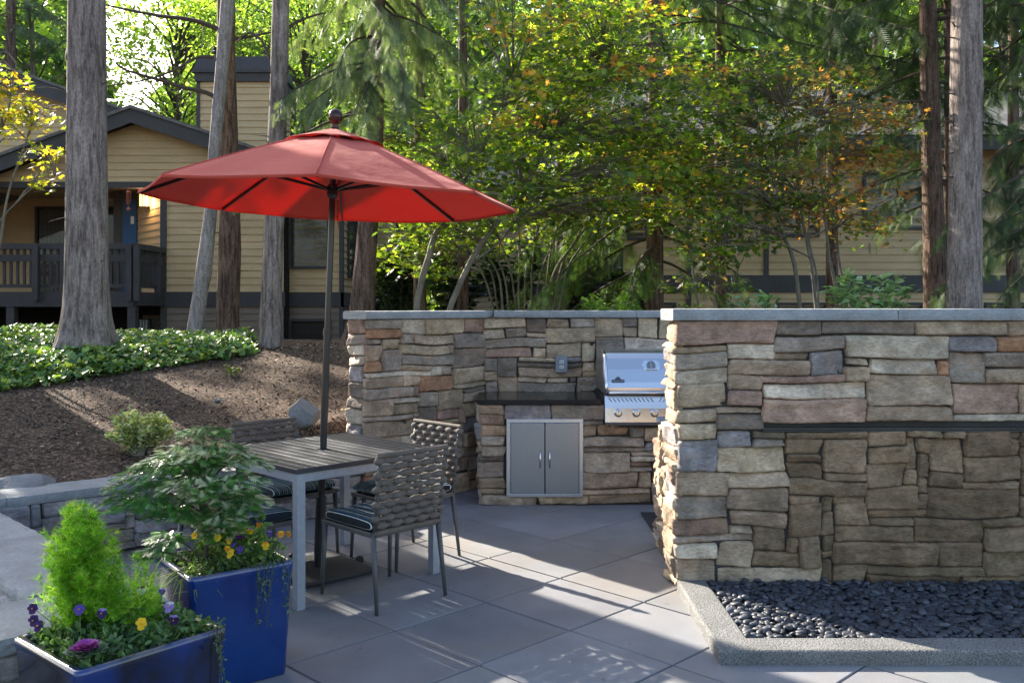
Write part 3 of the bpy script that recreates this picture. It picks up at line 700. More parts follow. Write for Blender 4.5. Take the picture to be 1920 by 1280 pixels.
mb = MB(); mb.tube([onlid(lx-.012, .014, .0145), onlid(lx-.006, .024, .0145), onlid(lx, .028, .0145), onlid(lx+.006, .024, .0145), onlid(lx+.012, .014, .0145)], .0012, 6); mb.build('badge_emblem', M['chrome'], badge)

# ---------------------------------------------------------------- table
TCX, TCY, TH, TS = -1.13, 5.45, .75, .985
t = thing('patio_table', 'square slatted charcoal table with silver legs under the red umbrella', 'table', (TCX, TCY, 0), -math.pi/4)
mb = MB(); ns = 15; sw = TS/ns
for k in range(ns):
    y = -TS/2+sw*(k+.5)
    if k == ns//2:
        for s_ in (-1, 1): mb.box(s_*(TS/4+.0175), y, TH-.011, TS/2-.035, sw-.006, .016)
    else: mb.box(0, y, TH-.011, TS, sw-.0035, .016)
mb.build('tabletop', M['slat'], t, bev=.0025, world=False)
mb = MB()
for s_ in (-1, 1): mb.box(0, s_*(TS/2+.004), TH-.014, TS+.018, .008, .027); mb.box(s_*(TS/2+.004), 0, TH-.014, .008, TS, .027)
mb.build('tabletop_edge', M['slat'], t, bev=.002, world=False)
mb = MB(); lw = .05; q = TS/2-lw/2-.002
for s_ in (-1, 1):
    mb.box(0, s_*q, TH-.052, TS-.1, lw*.9, .048); mb.box(s_*q, 0, TH-.052, lw*.9, TS-.1, .048)
mb.build('apron', M['alu'], t, bev=.002, world=False)
for sx_ in (-1, 1):
    for sy_ in (-1, 1):
        mb = MB(); mb.box(sx_*q, sy_*q, (TH-.028)/2, lw, lw, TH-.028); mb.build('leg', M['alu'], t, bev=.003, world=False)

# ---------------------------------------------------------------- umbrella
t = thing('patio_umbrella', 'red octagonal patio umbrella standing through the slatted table', 'umbrella', (-1.168, 5.45, 0)); t.rotation_euler = (0, R(2.1), R(7.5))
UR, UZR, UZT = 1.125, 2.245, 2.665
def rib(k, f, dz=0):
    a = R(-90+45*k); r = UR*f
    z = UZT-(UZT-UZR)*(f**1.12)+dz; return Vector((r*math.cos(a), r*math.sin(a), z))
def canopy(f0, f1, sag, dz, nf=10, nt_=8, drop=0):
    V, Fs = [], []
    for i in range(nf+1):
        f = f0+(f1-f0)*i/nf
        for k in range(8):
            for j in range(nt_):
                u = j/nt_; p_ = rib(k, f)*(1-u)+rib(k+1, f)*u
                s_ = 4*u*(1-u); p_.z += -sag*s_*f+dz+.003*math.sin(9*f+k*2+u*5)*s_
                if i == nf: p_.z += .004*s_
                V.append(p_)
    n8 = 8*nt_
    for i in range(nf):
        for j in range(n8): j2 = (j+1) % n8; Fs.append((i*n8+j, (i+1)*n8+j, (i+1)*n8+j2, i*n8+j2))
    mb_ = MB(); mb_.add(V, Fs); return mb_, n8, nf
mbc, n8, nf = canopy(.2, 1.0, .012, 0, 14)
# short hanging hem
b0 = nf*n8; base = len(mbc.V)
mbc.add([Vector(mbc.V[b0+j])*1.001+Vector((0, 0, -.018)) for j in range(n8)], []); mbc.F += [(b0+j, base+j, base+(j+1) % n8, b0+(j+1) % n8) for j in range(n8)]
cp_ = mbc.build('canopy', M['canvas'], t, smooth=True, world=False, auto=True)
sdm = cp_.modifiers.new('thick', 'SOLIDIFY'); sdm.thickness = .0015
mbc, _, _ = canopy(.012, .27, -.03, .016, 6)
v_ = mbc.build('vent_canopy', M['canvas'], cp_, smooth=True, world=False, auto=True); v_.modifiers.new('thick', 'SOLIDIFY').thickness = .0015
for k in range(8):
    mb = MB(); mb.tube([rib(k, f, .0015) for f in np.linspace(.2, .998, 9)], .0035, 6); mb.build('seam', M['canvas'], cp_, world=False, smooth=True)
mb = MB(); mb.tube([(0, 0, .05), (0, 0, 1.45)], .0215, 16); mb.tube([(0, 0, 1.45), (0, 0, 2.62)], .019, 16); mb.tube([(0, 0, 1.43), (0, 0, 1.47)], .026, 16); mb.build('pole', M['black'], t, smooth=True, world=False, auto=True)
for k in range(8):
    mb = MB(); pts = [rib(k, f, -.016) for f in (.04, .3, .6, .985)]
    for a, b in zip(pts[:-1], pts[1:]): mb.beam(a, b, .012, .018)
    rb_ = mb.build('rib', M['black'], t, world=False)
    mb = MB(); a = R(-90+45*k); mb.beam((.025*math.cos(a), .025*math.sin(a), 2.31), rib(k, .52, -.03), .009, .014); mb.build('strut', M['black'], rb_, world=False)
mb = MB(); mb.lathe([(.024, 2.26), (.034, 2.28), (.034, 2.33), (.024, 2.345)], 16); mb.build('hub', M['black'], t, world=False); mb = MB(); mb.lathe([(.02, 2.57), (.032, 2.58), (.032, 2.615), (.02, 2.63)], 16); mb.build('crown_hub', M['black'], t, world=False)
mb = MB(); mb.lathe([(.02, 2.67), (.026, 2.69), (.018, 2.705), (.03, 2.715), (.041, 2.735), (.044, 2.755), (.038, 2.78), (.022, 2.795), (.004, 2.80)], 20)
mb.build('finial', mat('dark_bronze', (.06, .035, .03), .25, metal=.7, bump=0), t, smooth=True, world=False)
mb = MB(); mb.tube([(.03, .02, 2.25), (.04, .03, 2.1), (.03, .03, 2.16), (.045, .02, 2.08)], .003, 5); mb.build('cord', M['copper'], t, world=False)
mb = MB(); mb.box(0, 0, .03, .50, .50, .022, R(37.5)); mb.build('base_plate', M['blackp'], t, world=False, bev=.004)
mb = MB(); mb.tube([(0, 0, .04), (0, 0, .46)], .031, 16); mb.build('base_tube', M['black'], t, world=False, smooth=True, auto=True)
for a in (45, 135):
    mb = MB(); r = .30; mb.lathe([(.024, -.009), (.028, 0), (.024, .009)], 14, (r*math.cos(R(a-7.5)), r*math.sin(R(a-7.5)), .028), 'y'); mb.build('caster', M['blackp'], t, world=False)

# ---------------------------------------------------------------- chairs
t = thing('patio_chair', 'taupe woven-rope chair seen from behind, nearest the camera', 'chair', (-.73, 5.05, 0), R(45), 'woven rope chairs round the table')
CW, SH = .46, .425
for sx_ in (-1, 1):
    mb = MB(); mb.tube([(sx_*.235, .235, 0), (sx_*.225, .215, .41)], [.010, .016], 8); mb.build('leg', M['cframe'], t, world=False, smooth=True)
    mb = MB(); mb.tube([(sx_*.235, -.275, 0), (sx_*.222, -.225, .41)], [.010, .016], 8); mb.build('leg', M['cframe'], t, world=False, smooth=True)
mb = MB()
for sx_ in (-1, 1): mb.beam((sx_*.225, -.235, .405), (sx_*.225, .225, .405), .024, .026)
mb.beam((-.237, .225, .405), (.237, .225, .405), .024, .026); mb.beam((-.237, -.225, .405), (.237, -.225, .405), .024, .026); mb.box(0, 0, .405, .44, .44, .008)
mb.build('seat_frame', M['cframe'], t, world=False, bev=.004)
def backpt(x, z, d=0):  # back plane leans backwards
    f = (z-.40)/.43; return (x*(1+.03*f), -.232-.055*f+d, z)
for sx_ in (-1, 1):
    mb = MB(); mb.tube([backpt(sx_*.215, .40), backpt(sx_*.215, .825)], [.012, .010], 8); mb.build('back_post', M['cframe'], t, world=False, smooth=True)
mb = MB(); rows, cols = 10, 5
for r in range(rows):
    z = .452+r*.0385
    mb.tube([backpt(-.222+.444*i/20, z, .006*math.sin(i*math.pi/2)) for i in range(21)], .0125, 6, sy=1)
    off = .5*(r % 2)
    for c in range(cols+1):
        x = -.222+.0888*(c+.5-off)
        if x > .235: continue
        edge_ = abs(x) > .20
        p_ = backpt(max(-.222, min(.222, x)), z+random.gauss(0, .001)); mb.ball(p_, .027 if edge_ else .0415, .024, .0218*random.uniform(.95, 1.04), 14, 7)

mb.build('woven_back', M['rope'], t, world=False, smooth=True)
mb = MB()
for c in range(1, cols):
    x = -.222+.0888*c
    for dx in (-.011, 0, .011): mb.tube([backpt(x+dx, .42), backpt(x+dx, .822)], .0032, 5)
mb.build('back_cords', M['rope'], t, world=False, smooth=True)
mb = MB()
n_ = 90; pts = [backpt(-.232+.464*i/n_, .828) for i in range(n_+1)]; mb.tube(pts, [.0135+.0012*(i % 2) for i in range(n_+1)], 8)
mb.build('wrapped_rail', M['rope'], t, world=False, smooth=True)
mb = MB(); pts = [backpt(-.225+.45*i/n_, .415) for i in range(n_+1)]; mb.tube(pts, [.015+.0012*(i % 2) for i in range(n_+1)], 8)
mb.build('wrapped_rail', M['rope'], t, world=False, smooth=True)
# cushion
V = []; rings = []
for i in range(13):
    f = -1+2*i/12; y = .235*f; sh = (1-abs(f)**8)**.5 if abs(f) < 1 else 0.05
    ring = rrect(.46*(.94+.06*sh), .052*(.35+.65*sh)+.001, .0225*(.35+.65*sh), 4)
    rings.append([(a, y, .447+b+(.006*(1-f*f) if b > 0 else 0)) for a, b in ring])
mb = MB(); mb.loft(rings); mb.build('seat_cushion', M['stripe'], t, world=False, smooth=True, auto=True)
dup(t, (-.70, 5.80, 0), R(135), 'taupe woven-rope chair beyond the table, close to the granite counter')
dup(t, (-1.47, 5.90, 0), R(-135), 'taupe woven-rope chair on the mulch bank side, only its top showing over the table')
dup(t, (-1.53, 5.05, 0), R(-45), 'taupe woven-rope chair half hidden by the small cypress planter')

# ---------------------------------------------------------------- planters
def rot(x, y, a): return (x*math.cos(a)-y*math.sin(a), x*math.sin(a)+y*math.cos(a))
def planter(name, label, near, right, left, h, taper, m):
    near, right, left = map(np.array, (near, right, left)); c = (right+left)/2; ux = right-near; uy = left-near
    wx, wy = np.linalg.norm(ux), np.linalg.norm(uy); a = math.atan2(ux[1], ux[0])
    t_ = thing(name, label, 'planter', (c[0], c[1], 0)); mb_ = MB(); rings = []
    for s_, z, r in ((taper-.02, 0, .02), (taper, .008, .028), ((taper+1)/2, h*.5, .028), (.985, h-.05, .028), (1.0, h-.035, .026), (1.012, h-.018, .028), (1.0, h-.003, .022), (.97, h, .02), (.90, h-.002, .02), (.875, h-.012, .02), (.865, h-.045, .02), (.84, h-.11, .02)):
        ring = rrect(wx*s_, wy*s_, r, 5)
        rings.append([(c[0]+rot(x, y, a)[0], c[1]+rot(x, y, a)[1], z) for x, y in ring])
    mb_.loft(rings, (True, False)); mb_.build('pot', m, t_, smooth=True)
    mb_ = MB(); mb_.add([(p_[0], p_[1], h-.045) for p_ in rings[-2]], [tuple(range(len(rings[0])))]); mb_.build('soil', M['soil'], t_)
    return t_, c, wx, wy, a
t1, pc1, w1x, w1y, pa1 = planter('blue_planter', 'tall glossy cobalt blue ceramic planter holding the cypress and yellow pansies', (-1.288, 3.68), (-.93, 3.96), (-1.61, 4.01), .5, .90, M['glaze'])
t2, pc2, w2x, w2y, pa2 = planter('blue_planter', 'dark-rimmed blue planter in front holding the feathery lime green bush', (-1.336, 2.70), (-1.005, 3.095), (-1.65, 3.05), .5, .90, M['glaze2'])

# ---------------------------------------------------------------- leaf templates
def T_leaf(): # folded almond leaf, length 1 along y
    v = np.array([[0, 0, 0], [.24, .3, .06], [.2, .68, .05], [0, 1, -.06], [-.2, .68, .05], [-.24, .3, .06], [0, .5, -.02]])
    return v, [(0, 1, 6), (1, 2, 6), (2, 3, 6), (3, 4, 6), (4, 5, 6), (5, 0, 6)]
def T_simple(): return np.array([[0, 0, 0], [.22, .45, .07], [0, 1, -.04], [-.22, .45, .07]]), [(0, 1, 2), (0, 2, 3)]
def T_maple():
    pts = []
    for k, (a, r) in enumerate([(-150, .42), (-120, .2), (-75+0, .0)]): pass
    tips = [(210, .55), (245, .25), (165, .78), (188, .38), (125, .95)]
    out = [(0, -.02)]
    for a, r in [(-38, .42), (-15, .26), (8, .72), (32, .36), (52, .92), (72, .44), (90, 1.0), (108, .44), (128, .92), (148, .36), (172, .72), (195, .26), (218, .42)]:
        out.append((math.cos(R(a))*r, .35+math.sin(R(a))*r*.8))
    v = np.array([[x, y, .10*abs(x)-.05*y*y] for x, y in out]); return v*.75, [tuple(range(len(out)))]
def T_ivy():
    out = [(0, 0), (.35, -.1), (.5, .25), (.28, .42), (.22, .75), (0, 1), (-.22, .75), (-.28, .42), (-.5, .25), (-.35, -.1)]
    v = np.array([[x, y, .12*abs(x)] for x, y in out]); return v, [tuple(range(10))]
def T_spray(n=8, wd=.34, th=.055, droop=.25): # flat feathery conifer spray, length 1 along y
    v = [[-.012, 0, 0], [.012, 0, 0], [0, 1, -droop]]; f = [(0, 1, 2)]
    for i in range(n):
        y = .08+.84*i/n; L = wd*(math.sin(math.pi*(.18+.8*y)))*1.0
        for s_ in (-1, 1):
            b = len(v); z = -droop*y*y
            v += [[0, y-th*.5, z], [0, y+th*.5, z], [s_*L, y+L*.75, z-L*.18]]; f.append((b, b+1, b+2))
    return np.array(v), f
def T_tuft(n=7): # bunch of needles
    v, f = [], []
    for i in range(n):
        a = 2*math.pi*i/n+.4*i; e_ = .5+.4*((i*37) % 10)/10
        d = np.array([math.cos(a)*(1-e_*.5), e_, math.sin(a)*(1-e_*.5)]); d /= np.linalg.norm(d); s_ = np.cross(d, [0, 0, 1.]); s_ = s_/np.linalg.norm(s_)*.035
        b = len(v); v += [list(-s_), list(s_), list(d)]; f.append((b, b+1, b+2))
    return np.array(v), f
def smooth_path(ctrl, n=24):
    c = np.array(ctrl, float); t_ = np.linspace(0, 1, len(c)); ts = np.linspace(0, 1, n)
    # catmull via cubic interp
    out = []
    for tt in ts:
        k = min(int(tt*(len(c)-1)), len(c)-2); u = tt*(len(c)-1)-k
        p0, p1, p2, p3 = c[max(k-1, 0)], c[k], c[k+1], c[min(k+2, len(c)-1)]
        out.append(.5*((2*p1)+(-p0+p2)*u+(2*p0-5*p1+4*p2-p3)*u*u+(-p0+3*p1-3*p2+p3)*u**3))
    return np.array(out)
def trunk_mesh(name, pts, rad, m, parent, seg=40, amp=.06, flare=0, knots=0, seed=0, step=.06):
    pts = np.array(pts, float); L = np.cumsum(np.r_[0, np.linalg.norm(np.diff(pts, axis=0), axis=1)]); n_ = int(L[-1]/step)+2
    s = np.linspace(0, L[-1], n_); P = np.stack([np.interp(s, L, pts[:, i]) for i in range(3)], -1); r = np.interp(s, L, rad)
    a = np.linspace(0, 2*math.pi, seg, endpoint=False); V = np.zeros((n_, seg, 3))
    V[..., 0] = P[:, None, 0]+r[:, None]*np.cos(a); V[..., 1] = P[:, None, 1]+r[:, None]*np.sin(a); V[..., 2] = P[:, None, 2]
    Q = np.stack([np.cos(a)[None]*3+0*s[:, None], np.sin(a)[None]*3+0*s[:, None], s[:, None]*.9+0*a[None]], -1)
    d = amp*(.5*vnoise(Q, .8, seed)+.35*vnoise(Q*np.array([3, 3, 1.2]), 1.0, seed+1)+.25*vnoise(Q*np.array([8, 8, 3.]), 1.0, seed+2))
    fl = flare*np.exp(-s/.28)[:, None]*(1+.45*np.cos(5*a+seed)[None]+.25*np.cos(3*a+2*seed)[None])
    rg = np.random.RandomState(seed+5)
    for k in range(knots):
        ka, ks, kr = rg.uniform(0, 2*math.pi), rg.uniform(.2, L[-1]), rg.uniform(.03, .05)
        da = np.angle(np.exp(1j*(a-ka)))[None]*r[:, None]; ds = (s-ks)[:, None]; q = np.sqrt(da**2+ds**2)/kr
        d = d+(.13*np.exp(-(q-1)**2*2.2)-.14*np.exp(-q*q*2.5))
    sc = 1+d+fl
    V[..., 0] = P[:, None, 0]+(V[..., 0]-P[:, None, 0])*sc; V[..., 1] = P[:, None, 1]+(V[..., 1]-P[:, None, 1])*sc
    id_ = np.arange(n_*seg).reshape(n_, seg); nx_ = np.roll(id_, -1, 1)
    q = np.stack([id_[:-1], nx_[:-1], nx_[1:], id_[1:]], -1).reshape(-1, 4)
    return link(name, np_mesh(name, V.reshape(-1, 3), [q], smooth=True), m, parent)
SPR = T_spray(); SPR2 = T_spray(6, .5, .08, .12); LEAF = T_leaf(); MAP = T_maple(); IVY = T_ivy(); TUF = T_tuft(); SIM = T_simple()

def conifer_branches(parent, base, z0, z1, n, length, droop, pal, wts=None, az=(0, 360), spray=.26, dens=26, seed=0, hang=.6, name='branches', tmpl=None, upturn=0, rtr=.1, thick=.02, gap=.0, trunk=None, cname='foliage'):
    rg = np.random.RandomState(seed); mb_ = MB(); Ps, Ds, Ss, Cs = [], [], [], []
    for i in range(n):
        z = z0+(z1-z0)*(i+rg.uniform(0, .9))/n; a = R(rg.uniform(*az)); L = length*rg.uniform(.65, 1.15)*(1-.45*((z-z0)/(z1-z0+6)))
        bx, by = base(z) if callable(base) else base
        pts = []
        for k in range(9):
            f = k/8; dz = upturn*math.sin(f*2.4)*L*.3-droop*L*f**1.7
            aa = a+.12*math.sin(f*4+i); pts.append(np.array([bx+math.cos(aa)*(L*f+rtr*0), by+math.sin(aa)*L*f, z+dz]))
        mb_.tube(pts, [thick*(1-f/9.)+.003 for f in range(9)], 5, caps=False)
        m_ = int(dens*L/1.0)
        for q in range(m_):
            f = gap+(1-gap)*rg.uniform(.12, 1)**.8; k = min(int(f*8), 7); u = f*8-k; p_ = pts[k]*(1-u)+pts[k+1]*u; d0 = pts[k+1]-pts[k]; d0 = d0/np.linalg.norm(d0)
            side = np.cross(d0, [0, 0, 1.]); side /= np.linalg.norm(side)+1e-9; s_ = rg.choice([-1, 1])
            dd = d0*rg.uniform(.3, .9)+side*s_*rg.uniform(.2, 1.1)+np.array([0, 0, -hang*rg.uniform(.3, 1.3)])
            Ps.append(p_+dd*0); Ds.append(dd); Ss.append(spray*rg.uniform(.6, 1.3)*(1.1-.5*f))
            # second-order sprays further along this one
            if rg.rand() < .75: Ps.append(p_+dd/np.linalg.norm(dd)*spray*.75); Ds.append(dd+np.array([rg.normal()*.4, rg.normal()*.4, -hang*.7])); Ss.append(spray*rg.uniform(.5, 1))
    Ps, Ds = np.array(Ps), np.array(Ds); N = len(Ps)
    mb_.build(name, M['twig'], parent)
    sp = tmpl or SPR
    return scatter(cname, sp[0], sp[1], Ps, dirframes(Ds, (0, 0, 1), .45), np.array(Ss), pick(pal, N, .22, wts), M['needle'], parent)

def broad(parent, tiers, leaf, pal, wts, m, tmpl, per=60, name='foliage', flat=.45, thick=.10, zone=None, hangj=0):
    """tiers: array (n,4) x,y,z,r -> flat leaf layers"""
    Ps, Cs, Rs, Ss = [], [], [], []
    for x, y, z, r in tiers:
        k = max(6, int(per*r*r/.16)); a = rs.uniform(0, 2*math.pi, k); q = r*np.sqrt(rs.uniform(0, 1, k))
        P = np.stack([x+q*np.cos(a), y+q*np.sin(a), z+rs.normal(size=k)*thick*r-.25*q*q/r], -1)
        Ps.append(P); Cs.append(pick(pal, k, .2, wts) if zone is None else zone(x, y, z, k)); Ss.append(leaf*rs.uniform(.45, 1.35, k))
    P = np.concatenate(Ps); N = len(P)
    return scatter(name, tmpl[0], tmpl[1], P, frames(N, (0, -.15, 1), flat), np.concatenate(Ss), np.concatenate(Cs), m, parent)

# ================================================================ buildings
def siding(mb, xa, xb, z0, z1, y, ex=.135, tk=.022, axis='x', zref=0):
    """lap boards from z0 to z1; xa, xb functions of z or numbers; axis 'x' faces -y, axis 'y' faces +x (then x,y swap)"""
    fa = xa if callable(xa) else (lambda z: xa); fb = xb if callable(xb) else (lambda z: xb)
    k0 = int(math.floor((z0-zref)/ex)); k1 = int(math.ceil((z1-zref)/ex))
    for k in range(k0, k1):
        a, b = max(z0, zref+k*ex), min(z1, zref+(k+1)*ex)
        if b-a < .01: continue
        A0, B0, A1, B1 = fa(a), fb(a), fa(b), fb(b)
        if A0 >= B0: continue
        if A1 > B1: A1 = B1 = (A1+B1)/2
        yo, yi = y-tk, y-.002
        V = [(A0, yo, a), (B0, yo, a), (B1, yi, b), (A1, yi, b), (A0, yo, a-.0), (B0, yo, a), (B0, y+.01, a), (A0, y+.01, a)]
        if axis == 'y': V = [(2*y-p[1]-0, p[0], p[2]) for p in V]
        mb.add(V, [(0, 1, 2, 3), (7, 6, 5, 4)] if axis == 'x' else [(0, 1, 2, 3), (7, 6, 5, 4)])
def LX_(px, d=17.0): return (px-960)/F*d
def LZ_(py, d=17.0): return EYE-(py-576)/F*d
def window(parent, px0, px1, py0, py1, d, mull=None, blind=None, off=.03, fw=.05, label=None):
    x0, x1, z1, z0 = LX_(px0, d), LX_(px1, d), LZ_(py0, d), LZ_(py1, d); y = d-off
    mb = MB(); mb.bb(x0-fw, x1+fw, y-.03, y+.09, z1, z1+fw); mb.bb(x0-fw, x1+fw, y-.03, y+.09, z0-fw, z0); mb.bb(x0-fw, x0, y-.03, y+.09, z0, z1); mb.bb(x1, x1+fw, y-.03, y+.09, z0, z1)
    if mull:
        for q in mull: xm = x0+(x1-x0)*q; mb.bb(xm-.025, xm+.025, y-.015, y+.06, z0, z1)
    fr_ = mb.build('window', M['trim'], parent)
    mb = MB(); mb.bb(x0, x1, y+.012, y+.018, z0, z1); mb.build('pane', M['pane'], fr_)
    if blind == 'h':
        mb = MB(); k = int((z1-z0)/.035)
        for i in range(k): mb.bb(x0+.02, x1-.02, y+.035, y+.055, z0+.035*i+.008, z0+.035*i+.026)
        mb.build('blinds', M['blinds'], fr_)
    elif blind == 'v':
        mb = MB(); k = int((x1-x0)/.09)
        for i in range(k): mb.box(x0+.09*(i+.5), y+.06, (z0+z1)/2, .075, .01, z1-z0-.04, .5)
        mb.build('blinds', M['blinds'], fr_)
    elif blind == 'c':
        mb = MB(); mb.bb(x0+(x1-x0)*(mull[0] if mull else .5)+.03, x1-.02, y+.04, y+.05, z0+.02, z1-.02); mb.build('curtain', M['blinds'], fr_)
    mb = MB(); mb.bb(x0, x1, y+.08, y+.084, z0, z1); mb.build('room_shade', M['dark'], fr_)
    return fr_
m, n, l, p = new_mat('thin_glass'); p.inputs['Base Color'].default_value = (.02, .022, .024, 1); p.inputs['Roughness'].default_value = .04; p.inputs['Specular IOR Level'].default_value = .7
tr = n.new('ShaderNodeBsdfTransparent'); mx = n.new('ShaderNodeMixShader'); mx.inputs[0].default_value = .38
l.new(tr.outputs[0], mx.inputs[1]); l.new(p.outputs[0], mx.inputs[2]); l.new(mx.outputs[0], n['Material Output'].inputs[0]); M['pane'] = m

# ---- left building
H = thing('apartment_house', 'tan lap-sided house on the left with gable, chimney and dark balcony', 'house', (-6, 18, 0))
X0 = -13.5
ap_x, ap_z = LX_(262), LZ_(212)
def roofz(x):   # underside of gable edge on the front plane
    if x < ap_x: return ap_z-.37*(ap_x-x)-.18
    return ap_z-.335*(x-ap_x)-.18
zh = LZ_(341)
xr = LX_(532); xrr = -3.28
mb = MB()
def fa(z): return max(X0, ap_x-(ap_z-.18-z)/.37)
def fb(z): return min(xr, ap_x+(ap_z-.18-z)/.335)
siding(mb, fa, fb, zh, ap_z-.2, 17.0)
siding(mb, LX_(312), xr, LZ_(548), zh, 17.0)
siding(mb, xr, xrr, LZ_(548), 4.6, 17.45)
siding(mb, 17.45, 21.6, LZ_(548), 4.6, xrr, axis='y')
siding(mb, 21.6, 24.5, LZ_(548), 4.6, xrr+.55, axis='y'); siding(mb, xrr, xrr+.55, LZ_(548), 4.6, 21.6)
mb.build('wall', M['siding'], H)
mb = MB()
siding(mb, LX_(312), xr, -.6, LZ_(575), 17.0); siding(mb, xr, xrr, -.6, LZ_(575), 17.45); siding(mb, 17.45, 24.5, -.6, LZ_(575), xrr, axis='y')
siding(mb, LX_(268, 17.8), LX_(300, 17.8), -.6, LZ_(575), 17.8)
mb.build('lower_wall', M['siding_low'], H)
mb = MB()   # solid core behind the boards
mb.bb(LX_(313), xr, 17.02, 26, -.6, 4.05); mb.bb(xr-.1, xrr-.02, 17.47, 26, -.6, 4.5); mb.bb(X0, LX_(313), 20.3, 26, -.6, 5); mb.bb(xrr-.1, xrr+.53, 21.62, 26, -.6, 4.5)
mb.bb(X0, LX_(312)+.02, 17.5, 20.3, 1.45, 1.80)
mb.build('wall_core', M['dark'], H)
mb = MB()   # belt boards, corner boards
mb.bb(LX_(302), xr+.03, 16.96, 17.02, LZ_(575), LZ_(548)); mb.bb(xr, xrr+.04, 17.41, 17.47, LZ_(575), LZ_(548)); mb.bb(xrr-.02, xrr+.045, 17.41, 24.5, LZ_(575), LZ_(548)-.002)
mb.bb(LX_(302), LX_(313), 16.95, 17.1, -.6, LZ_(575)-.002); mb.bb(LX_(302), LX_(313), 16.95, 17.1, LZ_(548)+.002, zh-.004)
mb.bb(xrr-.05, xrr+.03, 17.40, 17.5, -.6, LZ_(575)-.002); mb.bb(xrr-.05, xrr+.03, 17.40, 17.5, LZ_(548)+.002, 4.5)
mb.bb(xrr+.52, xrr+.59, 21.55, 21.64, -.6, 4.5)
mb.bb(X0, LX_(312), 16.94, 17.10, zh-.12, zh-.01)
mb.build('corner_and_belt_boards', M['trim'], H)
# porch: ceiling, back walls
mb = MB(); mb.bb(X0, LX_(313), 17.1, 19.6, zh, zh+.03); mb.build('porch_ceiling', M['siding'], H)
mb = MB(); siding(mb, X0, LX_(232, 19.5), LZ_(560), zh, 19.5); mb.build('porch_wall', M['siding'], H)
pw = MB(); a = (LX_(259, 18.3), 18.3); b = (LX_(304, 17.2), 17.2)
for k in range(17):
    z = 1.75+k*.135
    z2 = min(z+.135, zh)
    pw.add([(a[0]-.01, a[1]-.012, z), (b[0]-.01, b[1]-.012, z), (b[0], b[1], z2), (a[0], a[1], z2), (a[0], a[1]+.02, z), (b[0], b[1]+.02, z)], [(0, 1, 2, 3), (4, 5, 1, 0)])
pw.build('porch_wall', M['siding'], H)
window(H, 72, 150, 392, 560, 19.45, blind='v'); window(H, 196, 216, 392, 540, 19.45)
mb = MB(); mb.bb(LX_(228, 18.35), LX_(261, 18.35), 18.30, 18.36, LZ_(560, 18.35), LZ_(362, 18.35)); dfm = mb.build('door_surround', M['trim'], H)
mb = MB(); mb.bb(LX_(231, 18.3), LX_(257, 18.3), 18.27, 18.30, LZ_(560, 18.3), LZ_(374, 18.3)); dd = mb.build('front_door', M['bluedoor'], H, bev=.004)
mb = MB(); mb.bb(LX_(245, 18.26), LX_(251, 18.26), 18.262, 18.268, LZ_(420, 18.3), LZ_(406, 18.3)); mb.build('number_plate', M['white'], dd)
mb = MB(); mb.bb(X0, LX_(229, 18.9), 18.9, 18.95, LZ_(560), LZ_(362, 18.9)) if False else mb.bb(LX_(216, 18.4), LX_(229, 18.4), 18.32, 18.4, LZ_(560), zh); mb.build('door_surround', M['trim'], H)
def sconce(px0, px1, py0, py1, d, lit, label, parent=None):
    x0, x1, z1, z0 = LX_(px0, d), LX_(px1, d), LZ_(py0, d), LZ_(py1, d)
    t_ = thing('wall_lamp', label, 'lamp', ((x0+x1)/2, d, z0))
    mb = MB(); mb.bb(x0+.012, x1-.012, d-.13, d-.01, z0+.012, z1-.012); mb.build('lamp_glass', M['glow'] if lit else M['blinds'], t_)
    mb = MB(); mb.bb(x0, x1, d-.145, d, z1-.012, z1+.006); mb.bb(x0, x1, d-.145, d, z0-.004, z0+.012)
    for x in (x0+.006, x0+(x1-x0)*.36, x0+(x1-x0)*.64, x1-.006): mb.bb(x-.005, x+.005, d-.145, d-.131, z0, z1)
    mb.bb(x0, x1, d-.006, d+.02, z0, z1); mb.build('lamp_cage', M['blackp'], t_)
    return t_
sconce(266, 284, 364, 389, 17.75, True, 'lit amber wall lamp beside the blue door')
lp_ = bpy.data.lights.new('lamp_light', 'POINT'); lp_.energy = 4; lp_.color = (1, .62, .28); lp_.shadow_soft_size = .05
lo = bpy.data.objects.new('lamp_light', lp_); COL.objects.link(lo); lo.location = (LX_(275, 17.5), 17.5, LZ_(378, 17.5))
sconce(266, 283, 598, 619, 17.7, False, 'unlit wall lamp in the dark space beneath the balcony')
t = thing('wind_chime', 'copper wind chime hanging in front of the blue door', 'wind chime', (LX_(241, 16.9), 16.9, LZ_(395, 16.9)))
mb = MB()
for k in range(5):
    a_ = 2*math.pi*k/5; mb.tube([(LX_(241, 16.9)+.035*math.cos(a_), 16.9+.035*math.sin(a_), LZ_(360, 16.9)), (LX_(241, 16.9)+.035*math.cos(a_), 16.9+.035*math.sin(a_), LZ_(380+k*1.2, 16.9))], .009, 6)
mb.build('chime_tubes', M['copper'], t)
mb = MB(); mb.tube([(LX_(241, 16.9), 16.9, zh-.05), (LX_(241, 16.9), 16.9, LZ_(390, 16.9))], .003, 5); mb.lathe([(.045, LZ_(361, 16.9)), (.045, LZ_(358, 16.9))], 12, (LX_(241, 16.9), 16.9, 0)); mb.ball((LX_(241, 16.9), 16.9, LZ_(392, 16.9)), .04, .01, .04); mb.build('clapper', M['copper'], t)
